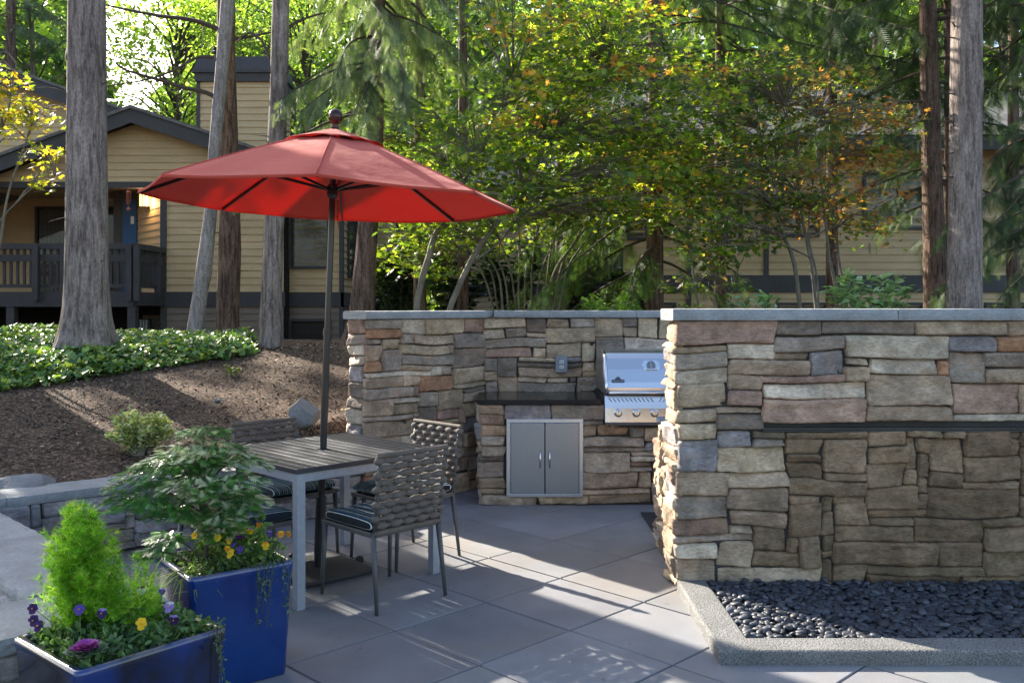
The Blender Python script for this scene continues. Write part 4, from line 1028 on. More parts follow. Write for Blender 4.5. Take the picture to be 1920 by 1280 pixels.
# windows
window(H, 547, 614, 398, 499, 17.43, blind='h'); window(H, 547, 616, 602, 668, 17.43)
mb = MB(); x_ = xrr+.03
for ya, yb_ in ((17.9, 18.9), (19.4, 20.6)):
    mb.bb(x_-.02, x_+.03, ya, yb_, 2.2, 3.5)
fr_ = mb.build('window', M['trim'], H)
mb = MB()
for ya, yb_ in ((17.95, 18.85), (19.45, 20.55)): mb.bb(x_+.029, x_+.034, ya, yb_, 2.25, 3.45)
mb.build('pane', M['glass'], fr_)
# front gable fascia and roof
rf = MB()
def rake(xa, za, xb, zb, y0, y1, dep, m_='trim'):
    rf.add([(xa, y0, za), (xb, y0, zb), (xb, y0, zb-dep), (xa, y0, za-dep), (xa, y0+.05, za), (xb, y0+.05, zb), (xb, y0+.05, zb-dep), (xa, y0+.05, za-dep)],
           [(3, 2, 1, 0), (4, 5, 6, 7), (0, 1, 5, 4), (7, 6, 2, 3), (0, 4, 7, 3), (1, 2, 6, 5)])
xe = LX_(640, 16.6); ze = ap_z-.335*(xe-ap_x)
rake(X0, ap_z-.37*(ap_x-X0), ap_x, ap_z, 16.6, 17, .26); rake(ap_x, ap_z, xe, ze, 16.6, 17, .26)
# rear gable fascia
rx, rz = LX_(8, 19.4), LZ_(128, 19.4)
rake(rx, rz, LX_(300, 19.4), LZ_(232, 19.4), 19.4, 20, .30); rake(-16, rz-1.2, rx, rz, 19.4, 20, .3)
rf.build('fascia', M['trim'], H)
mb = MB()
def roofslab(xa, za, xb, zb, y0, y1): mb.add([(xa, y0, za+.0), (xb, y0, zb), (xb, y1, zb), (xa, y1, za), (xa, y0, za+.06), (xb, y0, zb+.06), (xb, y1, zb+.06), (xa, y1, za+.06)], [(3, 2, 1, 0), (4, 5, 6, 7), (0, 1, 5, 4), (7, 6, 2, 3), (0, 4, 7, 3), (1, 2, 6, 5)])
roofslab(X0-.02, ap_z-.37*(ap_x-X0), ap_x, ap_z, 16.56, 19.42); roofslab(ap_x, ap_z, xe+.05, ze-.01, 16.56, 25.5)
roofslab(rx, rz+.003, LX_(300, 19.4), LZ_(232, 19.4), 19.36, 27); roofslab(-16, rz-1.2, rx, rz, 19.36, 27)
mb.build('roof', M['shingle'], H)
mb = MB()
def fb2(z): return LX_(300, 19.4) if z < LZ_(232, 19.4)-.25 else LX_(300, 19.4)-(z-(LZ_(232, 19.4)-.25))/.36
siding(mb, X0, fb2, ap_z-2.2, rz-.25, 19.8); mb.build('gable_wall', M['siding'], H)
# chimney
dC = 18.4
mb = MB(); siding(mb, LX_(372, dC), LX_(514, dC), 3.6, LZ_(154, dC), dC); siding(mb, dC, dC+1.3, 3.6, LZ_(154, dC), LX_(514, dC), axis='y'); mb.bb(LX_(373, dC), LX_(513, dC), dC+.01, dC+1.3, 3.4, LZ_(154, dC)); ch = mb.build('chimney', M['siding'], H)
mb = MB(); xa, xb = LX_(372, dC), LX_(514, dC); zt = LZ_(154, dC)
mb.bb(xa-.06, xb+.06, dC-.07, dC+1.36, zt, zt+.17); mb.bb(xa-.1, xb+.1, dC-.11, dC+1.4, zt+.17, zt+.235)
zz0, zz1 = zt+.235, LZ_(106, dC)
mb.loft([[(xa-.08, dC-.09, zz0), (xb+.08, dC-.09, zz0), (xb+.08, dC+1.38, zz0), (xa-.08, dC+1.38, zz0)], [(xa-.0, dC-.0, zz1), (xb+.0, dC-.0, zz1), (xb, dC+1.3, zz1), (xa, dC+1.3, zz1)]])
mb.bb(xa-.03, xa+.04, dC-.03, dC+.05, 3.8, zt-.003); mb.build('chimney_cap', M['trim'], ch)
mb = MB(); mb.lathe([(.07, zz1), (.07, zz1+.16), (.13, zz1+.17), (.13, zz1+.19), (.06, zz1+.24), (.10, zz1+.25), (.10, zz1+.27)], 14, (LX_(396, dC), dC+.4, 0)); mb.build('flue', M['blackp'], ch)
# balcony
D_ = 15.8
bal = MB(); xe_ = LX_(252, D_)
def zb_(py): return LZ_(py, D_)
segs = [((X0, D_), (xe_, D_)), ((xe_, D_), (LX_(307, 17.0), 16.95))]
mb = MB()
for a_, b_ in segs:
    mb.beam((a_[0], a_[1], zb_(462)), (b_[0], b_[1], zb_(462)), .14, .10); mb.beam((a_[0], a_[1]-.02, zb_(484)), (b_[0], b_[1]-.02, zb_(484)), .04, .12); mb.beam((a_[0], a_[1], zb_(536)), (b_[0], b_[1], zb_(536)), .04, .06)
mb.build('railing', M['deck'], H)
for a_, b_ in segs:
    L = math.hypot(b_[0]-a_[0], b_[1]-a_[1]); k = int(L/.115)
    mb = MB()
    for i in range(k):
        f = (i+.5)/k; mb.box(a_[0]+(b_[0]-a_[0])*f, a_[1]+(b_[1]-a_[1])*f+.01, (zb_(462)+zb_(536))/2, .04, .04, zb_(466)-zb_(534), math.atan2(b_[1]-a_[1], b_[0]-a_[0]))
    o = mb.build('balusters', M['deck'], H)
mb = MB()
for px in (-40, 68, 120, 243, 258):
    mb = MB(); mb.box(LX_(px, D_-.06), D_-.07, (zb_(462)+zb_(562))/2, .10, .09, zb_(458)-zb_(562)); mb.build('railing_post', M['deck'], H)
mb = MB(); mb.box(LX_(300, 16.8), 16.7, (zb_(462)+zb_(556))/2, .1, .09, zb_(458)-zb_(556)); mb.build('railing_post', M['deck'], H)
mb = MB(); mb.beam((X0, D_, zb_(561)), (xe_, D_, zb_(561)), .08, .26); mb.beam((xe_, D_+.01, zb_(560)), (LX_(307, 17), 16.95, zb_(560)), .08, .24)
mb.add([(X0, D_+.02, zb_(549)), (xe_, D_+.02, zb_(549)), (LX_(306, 17), 16.97, zb_(549)), (LX_(306, 17), 19.4, zb_(549)), (X0, 19.4, zb_(549))], [(0, 1, 2, 3, 4)])
mb.add([(X0, D_+.02, zb_(574)), (xe_, D_+.02, zb_(574)), (LX_(306, 17), 16.97, zb_(574)), (LX_(306, 17), 19.4, zb_(574)), (X0, 19.4, zb_(574))], [(4, 3, 2, 1, 0)])
mb.build('balcony_floor', M['deck'], H)
mb = MB()
for px in (20, 247): mb = MB(); mb.box(LX_(px, D_), D_+.05, .5, .14, .14, 2*(zb_(574)-.5)); mb.build('deck_post', M['deck'], H)
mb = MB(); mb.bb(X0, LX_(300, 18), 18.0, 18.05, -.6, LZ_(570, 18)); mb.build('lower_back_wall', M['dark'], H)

# ---- right building
Rb = thing('apartment_house', 'shaded tan lap-sided house behind the trees on the right', 'house', (6, 17, 0))
DR = 16.6
def RX_(px): return LX_(px, DR)
def RZ_(py): return LZ_(py, DR)
mb = MB(); siding(mb, RX_(1168), 13.5, RZ_(516), RZ_(262), DR); mb.build('wall', M['siding'], Rb); mb = MB(); siding(mb, -1.6, RX_(1168), RZ_(516), RZ_(262), DR+6.2); mb.build('wall', M['siding'], Rb)
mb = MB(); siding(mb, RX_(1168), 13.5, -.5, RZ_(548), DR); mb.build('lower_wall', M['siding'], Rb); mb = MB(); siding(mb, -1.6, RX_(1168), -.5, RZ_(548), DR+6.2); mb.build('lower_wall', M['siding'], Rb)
mb = MB(); mb.bb(RX_(1168)+.01, 13.5, DR+.02, DR+8, -.5, RZ_(262)); mb.bb(-1.6, RX_(1168), DR+6.22, DR+8.1, -.5, RZ_(262)); mb.build('wall_core', M['dark'], Rb)
mb = MB(); mb.bb(RX_(1160), 13.5, DR-.05, DR+.01, RZ_(548), RZ_(516)); mb.bb(-1.6, RX_(1168), DR+6.15, DR+6.2, RZ_(548), RZ_(516))
for px in (1164, 1291, 1436, 1890): mb.bb(RX_(px)-.04, RX_(px)+.04, DR-.055, DR, -.5, RZ_(548)-.002); mb.bb(RX_(px)-.04, RX_(px)+.04, DR-.055, DR, RZ_(516)+.002, RZ_(262))
mb.build('corner_and_belt_boards', M['trim'], Rb)
for a_ in ((1622, 1734, 329, 426, [.55], 'c'), (1893, 2010, 316, 414, [.5], 'c'), (1338, 1386, 366, 450, [.5], 'c'), (1462, 1530, 372, 440, [.5], None), (1180, 1245, 400, 445, [.5], 'h')):
    window(Rb, a_[0], a_[1], a_[2], a_[3], DR, a_[4], a_[5])
for a_ in ((1460, 1545), (1850, 1990), (1196, 1262), (1640, 1725)): window(Rb, a_[0], a_[1], 572, 640, DR, [.5])
mb = MB(); mb.add([(RX_(1120), DR-.55, RZ_(268)), (14, DR-.55, RZ_(268)), (14, DR+4.2, RZ_(268)+2.0), (RX_(1120), DR+4.2, RZ_(268)+2.0), (RX_(1120), DR-.55, RZ_(268)-.06), (14, DR-.55, RZ_(268)-.06), (14, DR+4.2, RZ_(268)+1.9), (RX_(1120), DR+4.2, RZ_(268)+1.9)], [(0, 1, 2, 3), (7, 6, 5, 4), (4, 5, 1, 0), (0, 3, 7, 4), (2, 6, 7, 3)])
mb.add([(-1.8, DR+5.7, RZ_(268)), (RX_(1120)-.01, DR+5.7, RZ_(268)), (RX_(1120)-.01, DR+8.5, RZ_(268)+1.2), (-1.8, DR+8.5, RZ_(268)+1.2)], [(0, 1, 2, 3)])
mb.build('roof', M['shingle'], Rb)
mb = MB(); mb.bb(RX_(1120), 14, DR-.57, DR-.52, RZ_(268)-.22, RZ_(268)-.065); mb.bb(RX_(1130), 14, DR-.5, DR, RZ_(262)-.02, RZ_(262)); mb.build('fascia', M['trim'], Rb)

# ================================================================ trees
def tree(name, label, base, cat='tree', group=None): return thing(name, label, cat, base, 0, group)
def tp(px, py, d): return np.array(W(px, py, d))
def trunk_px(pts, d, m, parent, **k):
    """pts: (px,py,width px)"""
    P = [tp(a, b, d) for a, b, w_ in pts]; r = [w_/2/F*d for a, b, w_ in pts]
    # continue above the frame
    g = (P[-1]-P[-2])/max(1e-6, (P[-1]-P[-2])[2]); top = k.pop('top', 14.)
    P.append(P[-1]+g*(top-P[-1][2])); r.append(r[-1]*.5)
    return trunk_mesh('trunk', P, r, m, parent, **k)
CON = [(.045, .085, .03), (.07, .12, .045), (.10, .15, .06), (.03, .06, .03)]
CONP = [(.20, .26, .13), (.28, .33, .17), (.14, .20, .10), (.08, .13, .06)]
def conifer(name, label, px, py, d, pts, m, branches, **k):
    x, y, z = W(px, py, d); z = tzf(x, d) if d < 16 else z
    t_ = tree(name, label, (x, y, z)); trunk_px([(px, py+14, pts[0][2])]+pts, d, m, t_, **k)
    for i, b in enumerate(branches):
        conifer_branches(t_, (b.get('x', x), y), b['z0'], b['z1'], b['n'], b['L'], b['droop'], b.get('pal', CON), az=b.get('az', (0, 360)), spray=b.get('sp', .26), dens=b.get('dens', 26), seed=b.get('seed', i+3), hang=b.get('hang', .6), upturn=b.get('up', 0), thick=b.get('th', .02), gap=b.get('gap', 0), tmpl=b.get('t'))
    return t_
FN = 'conifer'
conifer('fir_tree', 'thick grey fir trunk with flared base in the ivy on the left', 160, 636, 9.8, [(160, 636, 80), (162, 560, 77), (163, 400, 73), (163, 200, 69), (163, 0, 65)], M['bark1'],
        [dict(z0=8.6, z1=14, n=14, L=2.2, droop=.25, dens=12)], flare=.42, amp=.05, knots=5, seed=3, seg=64)
conifer('pale_tree', 'slim pale leaning trunk, second from the left', 362, 640, 12, [(362, 640, 30), (377, 540, 27), (383, 500, 29), (397, 380, 22), (402, 280, 21), (415, 140, 23), (427, 0, 25)], M['bark3'],
        [dict(z0=8.5, z1=13, n=9, L=1.5, droop=.3, dens=12)], amp=.05, knots=16, seed=8, seg=32, top=13)
conifer('fir_tree', 'reddish brown fir trunk just right of the slim pale leaning one', 427, 645, 12.5, [(426, 645, 44), (428, 560, 42), (431, 470, 41), (431, 400, 37), (430, 300, 34), (424, 100, 33), (424, 0, 33)], M['bark2'],
        [dict(z0=8.5, z1=14, n=12, L=2.0, droop=.25, dens=12)], amp=.06, knots=12, seed=12, seg=40)
conifer('fir_tree', 'grey brown fir trunk standing left of the umbrella pole', 507, 664, 10.9, [(506, 664, 45), (509, 560, 39), (514, 400, 36), (522, 200, 33), (527, 0, 32)], M['bark1'],
        [dict(z0=8.4, z1=14, n=12, L=2.0, droop=.25, dens=12)], amp=.06, knots=12, seed=15, seg=40, flare=.12)
conifer('hemlock_tree', 'brown trunk right of the umbrella pole under pale drooping hemlock sprays', 672, 655, 11.5, [(668, 655, 58), (677, 590, 46), (684, 500, 40), (692, 400, 36), (703, 250, 32), (708, 100, 30), (708, 0, 29)], M['bark2'],
        [dict(z0=4.0, z1=8.5, n=46, L=1.55, droop=.6, pal=CONP, dens=64, sp=.22, hang=1.5, x=-1.72, seed=4), dict(z0=4.2, z1=9, n=16, L=1.4, droop=.5, pal=CONP, dens=44, sp=.22, hang=1.1, x=-1.72, seed=44)], amp=.05, knots=5, seed=18, seg=40, flare=.35, top=13)
conifer('fir_tree', 'grey knotty fir trunk behind the right wall, nearest on that side', 1808, 590, 9.5, [(1808, 640, 66), (1808, 575, 62), (1809, 400, 58), (1811, 200, 56), (1813, 0, 54)], M['bark1'],
        [dict(z0=6.5, z1=13, n=12, L=1.8, droop=.3, dens=16)], amp=.035, knots=13, seed=22, seg=48)
conifer('cedar_tree', 'dark reddish cedar trunk just left of the knotty grey fir, branches drooping', 1756, 640, 11.8, [(1757, 640, 48), (1755, 560, 43), (1750, 400, 38), (1744, 200, 33), (1740, 0, 30)], M['bark2'],
        [dict(z0=2.3, z1=4.2, n=4, L=1.2, droop=.45, dens=26, seed=61, sp=.26), dict(z0=4.3, z1=9, n=30, L=2.9, droop=.32, dens=30, seed=62, sp=.30)], amp=.09, seed=25, seg=36)
conifer('cedar_tree', 'dark cedar trunk left of centre-right with bright drooping fronds reaching left', 1227, 620, 12, [(1228, 640, 36), (1228, 575, 33), (1228, 480, 31), (1228, 380, 29), (1228, 200, 26), (1228, 0, 24)], M['bark2'],
        [dict(z0=1.9, z1=4.4, n=17, L=2.1, droop=.62, dens=34, az=(125, 260), pal=[(.13, .22, .04), (.09, .16, .04), (.16, .24, .06), (.05, .09, .03)], seed=71, hang=1.0, sp=.24), dict(z0=2.2, z1=4.4, n=8, L=1.3, droop=.5, dens=24, az=(-60, 60), seed=72), dict(z0=4.6, z1=9, n=34, L=2.7, droop=.3, dens=26, seed=73)], amp=.08, seed=28, seg=32)
conifer('cedar_tree', 'thin dark trunk seen between the reddish cedar and the knotty fir', 1778, 640, 13.5, [(1778, 640, 16), (1777, 300, 13), (1776, 0, 12)], M['bark2'],
        [dict(z0=3.0, z1=9, n=26, L=1.9, droop=.35, dens=26, seed=75, x=6.5)], amp=.05, seed=29, seg=20)
conifer('cedar_tree', 'cedar at the far right edge with green fronds beside the knotty fir', 1960, 640, 10.8, [(1960, 640, 34), (1960, 300, 30), (1960, 0, 26)], M['bark2'],
        [dict(z0=2.2, z1=8, n=34, L=1.25, droop=.5, dens=34, az=(90, 300), seed=77, hang=.9)], amp=.06, seed=30, seg=24)
# conifers further back: dark masses top right and behind
for i, (px, d, z0, z1, L, n_, lab) in enumerate((
        (1350, 13.6, 4.6, 9.5, 2.7, 40, 'dark evergreen above the orange maple'),
        (1560, 14.2, 4.8, 10, 2.8, 40, 'dark evergreen rising behind the orange maple, left of the cedar trunk'),
        (1060, 18.5, 3.6, 9, 2.8, 34, 'dark evergreen in the shade behind the green maple'),
                (20, 22.5, 6.4, 9.6, 2.6, 26, 'evergreen boughs hanging at the top left corner'),
        (1900, 15.6, 5.2, 10, 2.6, 26, 'evergreen boughs at the top right corner'))):
    conifer('evergreen_tree', lab, px, 640, d, [(px, 640, 24), (px, 300, 20), (px, 0, 17)], M['bark2'], [dict(z0=z0, z1=z1, n=n_, L=L, droop=.35, dens=24, seed=90+i, sp=.32, th=.015)], amp=.05, seed=40+i, seg=20, top=11)

# bare dead branches across the left sky
def bare(parent, ctrl, r0, nt=10, seed=1):
    rg = np.random.RandomState(seed); mb = MB(); P = smooth_path([tp(*c) for c in ctrl], 22); P = P+vnoise(P, 4, seed)[:, None]*.02
    mb.tube(P, [r0*(1-.75*i/21)+.003 for i in range(22)], 6)
    for k in range(nt):
        i = rg.randint(4, 21); p_ = P[i]; d = np.array([rg.normal(), rg.normal()*.4, rg.normal()-.5]); d /= np.linalg.norm(d); L = rg.uniform(.15, .5)
        mb.tube([p_, p_+d*L*.5+[0, 0, -.02], p_+d*L+[0, 0, -.08]], [.006, .004, .002], 4)
    mb.build('branch', M['twig'], parent)
pale = [o for o in COL.objects if o.name == 'pale_tree'][0]
bare(pale, [(408, 55, 12), (370, 40, 11.9), (310, 32, 11.7), (250, 20, 11.5), (200, 8, 11.4)], .035, 14, 2)
bare(pale, [(400, 180, 12), (350, 165, 11.9), (290, 150, 11.8), (240, 135, 11.6), (215, 118, 11.5)], .03, 10, 3)
bare(pale, [(402, 108, 12), (370, 108, 12), (330, 130, 12.1), (280, 148, 12.2), (200, 163, 12.4)], .022, 10, 4)
fir3 = [o for o in COL.objects if o.name.startswith('fir_tree') and 'left of the umbrella' in o['label']][0]
bare(fir3, [(520, 70, 10.9), (560, 40, 11), (610, 25, 11.1)], .022, 6, 5); bare(fir3, [(520, 150, 10.9), (480, 65, 11.5), (445, 78, 12)], .02, 6, 6)
bare([o for o in COL.objects if o.name.startswith('fir_tree') and 'reddish' in o['label']][0], [(440, 75, 12.5), (470, 68, 12.4), (512, 60, 12.3)], .025, 5, 9)

# dead twig stubs on the trunks
def stubs(pxs, d, r_px, ys, parent, n_, seed):
    rg = np.random.RandomState(seed)
    for k in range(n_):
        f = rg.rand(); py = ys[0]+(ys[1]-ys[0])*f; px = np.interp(py, [ys[0], ys[1]], pxs); s_ = rg.choice([-1, 1]); p_ = tp(px+s_*r_px*.8, py, d-.05); L = rg.uniform(.06, .4); q_ = p_+np.array([s_*L, -rg.uniform(0, .2), rg.uniform(-.35, .15)*L])
        mb = MB(); mb.tube(smooth_path([p_, (p_+q_)/2+[0, 0, .03*rg.normal()], q_], 6), [.010, .008, .006, .004, .003, .002], 5); mb.build('branch_stub', M['twig'], parent)
for o_ in list(COL.objects):
    lb = o_.get('label', '') if o_.type == 'EMPTY' else ''
    if 'nearest on that side' in lb: stubs((1812, 1808), 9.5, 27, (20, 520), o_, 9, 1)
    if 'left of the umbrella pole' in lb: stubs((526, 510), 10.9, 17, (20, 560), o_, 10, 2)
    if 'reddish brown' in lb: stubs((424, 430), 12.5, 17, (20, 600), o_, 8, 3)
    if 'thick grey fir' in lb: stubs((163, 161), 9.8, 34, (60, 500), o_, 5, 4)
# vine maples
GRN = [(.16, .25, .03), (.24, .32, .035), (.11, .19, .03), (.32, .36, .05), (.07, .13, .025)]
YEL = [(.50, .42, .04), (.34, .34, .04), (.20, .27, .03), (.45, .28, .04)]
ORG = [(.44, .20, .06), (.44, .29, .08), (.32, .22, .08), (.20, .23, .06), (.38, .15, .06)]
DGR = [(.09, .16, .03), (.13, .20, .035), (.17, .23, .05), (.06, .11, .025), (.26, .18, .06)]
def tiers_in(cx_, cy_, d, rx_, rz_, rd_, n_, r=(.25, .5), seed=0):
    rg = np.random.RandomState(seed); out = []
    c = tp(cx_, cy_, d)
    while len(out) < n_:
        q = rg.uniform(-1, 1, 3)
        if np.linalg.norm(q) > 1: continue
        out.append((c[0]+q[0]*rx_, c[1]+q[1]*rd_, c[2]+q[2]*rz_, rg.uniform(*r)))
    return out
def zone_mix(pals, sc, seed):
    def zn(x, y, z, k):
        v = float(vnoise(np.array([[x, y, z]]), sc, seed)[0])*.5+.5+rs.normal()*.10
        return pick(pals[int(np.clip(v*len(pals), 0, len(pals)-1))], k, .22)
    return zn
def maple(name, label, base, stems, tiers, zone, leafs=.098, per=30, seed=1, cat='tree', r0=.035, m=None, tmpl=None, twigs=True):
    b = np.array(base, float); t_ = tree(name, label, tuple(b), cat); rg = np.random.RandomState(seed)
    ends = []
    for k, s_ in enumerate(stems):
        P = smooth_path(s_[0], 26); L = len(P); P = P+np.stack([vnoise(P, 2.5, seed+k), vnoise(P, 2.5, seed+k+9), P[:, 0]*0], -1)*.03
        mb = MB(); mb.tube(P, [s_[1]*(1-.7*i/(L-1)) for i in range(L)], 8); mb.build('trunk', m or M['bark4'], t_, smooth=True); ends += [P[int(L*q)] for q in (.45, .6, .75, .9, .99)]
    if twigs:
        mb = MB(); E = np.array(ends)
        for x, y, z, r in tiers:
            c = np.array([x, y, z]); i = np.argmin(np.linalg.norm((E-c)*[1, 1, 1.5]+[0, 0, 0], axis=1)+(E[:, 2] > z)*.6); e = E[i]
            if np.linalg.norm(e-c) > 3.2: continue
            mid = e*.5+c*.5+np.array([0, 0, .12])
            mb.tube(smooth_path([e, mid, c], 7), [.010, .009, .008, .007, .006, .004, .002], 4, caps=False)
            for q in range(3):
                a_ = rg.uniform(0, 6.28); mb.tube([c, c+np.array([math.cos(a_)*r*.8, math.sin(a_)*r*.8, -.02])], [.004, .0015], 3, caps=False)
        mb.build('branches', M['bark4'], t_)
    broad(t_, tiers, leafs, None, None, M['leafy'], tmpl or MAP, per=per, zone=zone, name='foliage', flat=.5)
    return t_
def gz(px, d): x = LX_(px, d); return (x, d, tzf(x, d))
def up(px, d, pts): return [np.array(gz(px, d))-[0, 0, .1]]+[tp(*p_) for p_ in pts]
# two curved stems behind the rear wall carrying the big green maple
b = gz(765, 10.4)
T_ = (tiers_in(960, 270, 10.6, 1.25, 1.0, 1.0, 100, seed=1)+tiers_in(1150, 200, 10.8, 1.5, 1.15, 1.2, 150, seed=2)+tiers_in(1060, 60, 10.8, 1.4, .7, 1.2, 80, seed=3)+tiers_in(860, 400, 10.4, .75, .35, .6, 30, seed=4)+tiers_in(1220, 350, 10.6, .9, .55, .8, 55, seed=5))
maple('vine_maple', 'large vine maple with curving stems and green to gold leaves behind the grill wall', b,
      [(up(765, 10.4, [(800, 480, 10.4), (835, 410, 10.4), (868, 340, 10.5), (905, 280, 10.6), (960, 160, 10.8)]), .042),
       (up(812, 10.4, [(880, 490, 10.4), (930, 420, 10.4), (975, 350, 10.6), (1040, 250, 10.8), (1130, 120, 11)]), .038),
       ([tp(878, 492, 10.4), tp(905, 478, 10.5), tp(950, 440, 10.6), tp(1010, 360, 10.8)], .018)], T_, zone_mix([GRN, GRN, GRN, GRN+YEL, YEL+ORG[:2]], .8, 3), seed=4)
big = [o for o in COL.objects if o.name.startswith('vine_maple') and o.type == 'EMPTY'][-1]
TO = []
for k_, (a_, b_, r1_, n_) in enumerate(((1030, 32, .45, 9), (940, 60, .25, 4), (985, 212, .38, 8), (1115, 208, .28, 5), (1240, 20, .4, 7), (1180, 120, .3, 5), (930, 235, .2, 3), (1300, 130, .3, 6), (1010, 150, .25, 4))): TO += tiers_in(a_, b_, 9.6, r1_, .10, .25, n_, r=(.14, .26), seed=300+k_)
broad(big, TO, .09, None, None, M['leafy'], MAP, per=40, zone=zone_mix([ORG, YEL+ORG[:2], ORG[:1]+ORG[4:]], 2.5, 9), name='autumn_foliage', flat=.5)
b = gz(1000, 12.2)
T_ = tiers_in(760, 300, 12.4, .9, .9, .8, 60, seed=11)+tiers_in(930, 400, 12.4, 1.3, .5, .8, 45, seed=12)+tiers_in(800, 470, 12.6, .6, .4, .5, 24, seed=13)
stems = []
rg_ = np.random.RandomState(5)
for k in range(13):
    a_ = -1+2*k/12; stems.append(([np.array(gz(985+a_*50, 12.2+rg_.uniform(-.3, .3))), tp(985+a_*75, 520, 12.2), tp(985+a_*125+rg_.normal()*10, 440, 12.2), tp(985+a_*210+rg_.normal()*20, 330+rg_.uniform(-40, 40), 12.3)], rg_.uniform(.012, .022)))
maple('vine_maple', 'shaded many-stemmed vine maple fanning out behind the grill wall', b, stems, T_, zone_mix([GRN, GRN, DGR], .8, 5), seed=6)
b = gz(1500, 11)
T_ = tiers_in(1440, 250, 11.2, 1.55, .95, 1.1, 120, seed=21)+tiers_in(1350, 380, 11, 1.0, .55, .8, 45, seed=22)+tiers_in(1560, 380, 11, .75, .5, .6, 40, seed=23)+tiers_in(1480, 150, 11.4, 1.1, .35, .8, 40, seed=24)+tiers_in(1640, 270, 11.2, .5, .5, .5, 20, seed=25)
maple('vine_maple', 'vine maple turning orange and bronze above the right wall', b,
      [(up(1508, 11, [(1490, 500, 11), (1468, 430, 11), (1450, 330, 11), (1420, 240, 11)]), .032), (up(1540, 11, [(1520, 490, 11), (1500, 400, 11), (1490, 300, 11), (1470, 200, 11)]), .026),
       (up(1545, 11, [(1530, 520, 11), (1515, 430, 11), (1530, 330, 11)]), .018), (up(1580, 11, [(1560, 500, 11), (1548, 400, 11), (1535, 310, 11), (1530, 220, 11.1)]), .024), (up(1600, 11.1, [(1572, 470, 11.1), (1555, 380, 11.1), (1560, 300, 11.2)]), .020)],
      T_, zone_mix([DGR, DGR, DGR+ORG[2:4], DGR+ORG, ORG], .75, 7), seed=8, leafs=.085)
b = gz(1300, 10.6)
maple('vine_maple', 'small green vine maple sapling between the dark cedar and the orange maple', b, [(up(1330, 10.6, [(1300, 500, 10.6), (1290, 420, 10.6), (1280, 360, 10.6)]), .014), (up(1335, 10.6, [(1345, 500, 10.6), (1370, 430, 10.6)]), .012), (up(1340, 10.6, [(1380, 520, 10.6), (1420, 450, 10.6)]), .012)],
      tiers_in(1345, 450, 10.6, .65, .35, .5, 30, seed=31, r=(.18, .34))+tiers_in(1310, 535, 10.6, .5, .14, .4, 14, seed=32, r=(.15, .25)), zone_mix([GRN, DGR, GRN], .8, 5), seed=9)
x_ = LX_(20, 10)
maple('vine_maple', 'yellow leaved vine maple at the left edge in front of the balcony', (x_, 10, tzf(x_, 10)),
      [([(x_-.3, 10, 1.0), tp(-10, 500, 10), tp(10, 400, 10), tp(25, 330, 10), tp(60, 240, 10)], .022), ([(x_-.3, 10, 1.0), tp(-20, 450, 10), tp(40, 370, 10), tp(100, 330, 10)], .014), ([(x_-.5, 10, 1.0), tp(-30, 350, 10), tp(10, 220, 10), tp(30, 120, 10)], .018)],
      tiers_in(25, 190, 10, .55, .38, .4, 20, seed=41, r=(.18, .34))+tiers_in(75, 215, 10, .35, .25, .3, 9, seed=42, r=(.16, .3))+tiers_in(80, 290, 10, .35, .22, .3, 8, seed=43, r=(.15, .25))+tiers_in(15, 120, 10, .3, .3, .3, 7, seed=45, r=(.15, .25))+tiers_in(90, 345, 10, .22, .1, .2, 4, seed=44, r=(.12, .2)), zone_mix([YEL, YEL, GRN+YEL], .9, 5), seed=10, per=60, leafs=.075)

# broadleaf trees lit from behind, beyond the houses
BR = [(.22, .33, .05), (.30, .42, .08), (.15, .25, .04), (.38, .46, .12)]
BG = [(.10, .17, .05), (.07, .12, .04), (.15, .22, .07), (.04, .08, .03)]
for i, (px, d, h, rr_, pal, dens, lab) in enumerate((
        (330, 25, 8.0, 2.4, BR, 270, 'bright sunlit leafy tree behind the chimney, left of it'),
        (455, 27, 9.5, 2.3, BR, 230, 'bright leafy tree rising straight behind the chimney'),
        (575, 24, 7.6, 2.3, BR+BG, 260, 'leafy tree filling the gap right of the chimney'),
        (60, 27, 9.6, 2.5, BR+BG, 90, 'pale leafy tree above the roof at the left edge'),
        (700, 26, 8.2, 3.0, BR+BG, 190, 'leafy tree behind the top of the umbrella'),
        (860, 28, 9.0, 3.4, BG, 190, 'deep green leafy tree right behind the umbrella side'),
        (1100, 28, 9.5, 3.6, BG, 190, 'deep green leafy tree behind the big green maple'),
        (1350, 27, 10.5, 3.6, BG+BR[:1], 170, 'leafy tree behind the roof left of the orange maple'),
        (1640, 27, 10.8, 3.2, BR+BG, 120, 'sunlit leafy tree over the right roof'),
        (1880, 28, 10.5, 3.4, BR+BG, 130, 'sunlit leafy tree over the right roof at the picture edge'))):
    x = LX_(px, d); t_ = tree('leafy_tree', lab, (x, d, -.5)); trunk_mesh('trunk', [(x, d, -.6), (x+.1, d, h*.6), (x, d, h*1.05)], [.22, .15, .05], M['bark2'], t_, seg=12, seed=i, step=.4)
    rg = np.random.RandomState(200+i); tr_ = []
    while len(tr_) < dens:
        q = rg.uniform(-1, 1, 3)
        if not (.25 < np.linalg.norm(q) < 1): continue
        tr_.append((x+q[0]*rr_, d+q[1]*rr_, h+q[2]*rr_*1.25*(1 if q[2] > 0 else 1.5), rg.uniform(.25, .6)))
    mb = MB()
    for q in tr_[::4]: mb.tube([(x, d, max(1, q[2]-1.2)), (q[0]*.5+x*.5, q[1]*.5+d*.5, q[2]-.3), q[:3]], [.04, .025, .008], 4, caps=False)
    mb.build('branches', M['twig'], t_)
    broad(t_, tr_, .15, pal, None, M['leafy'], LEAF, per=20, flat=1.2, thick=.5)
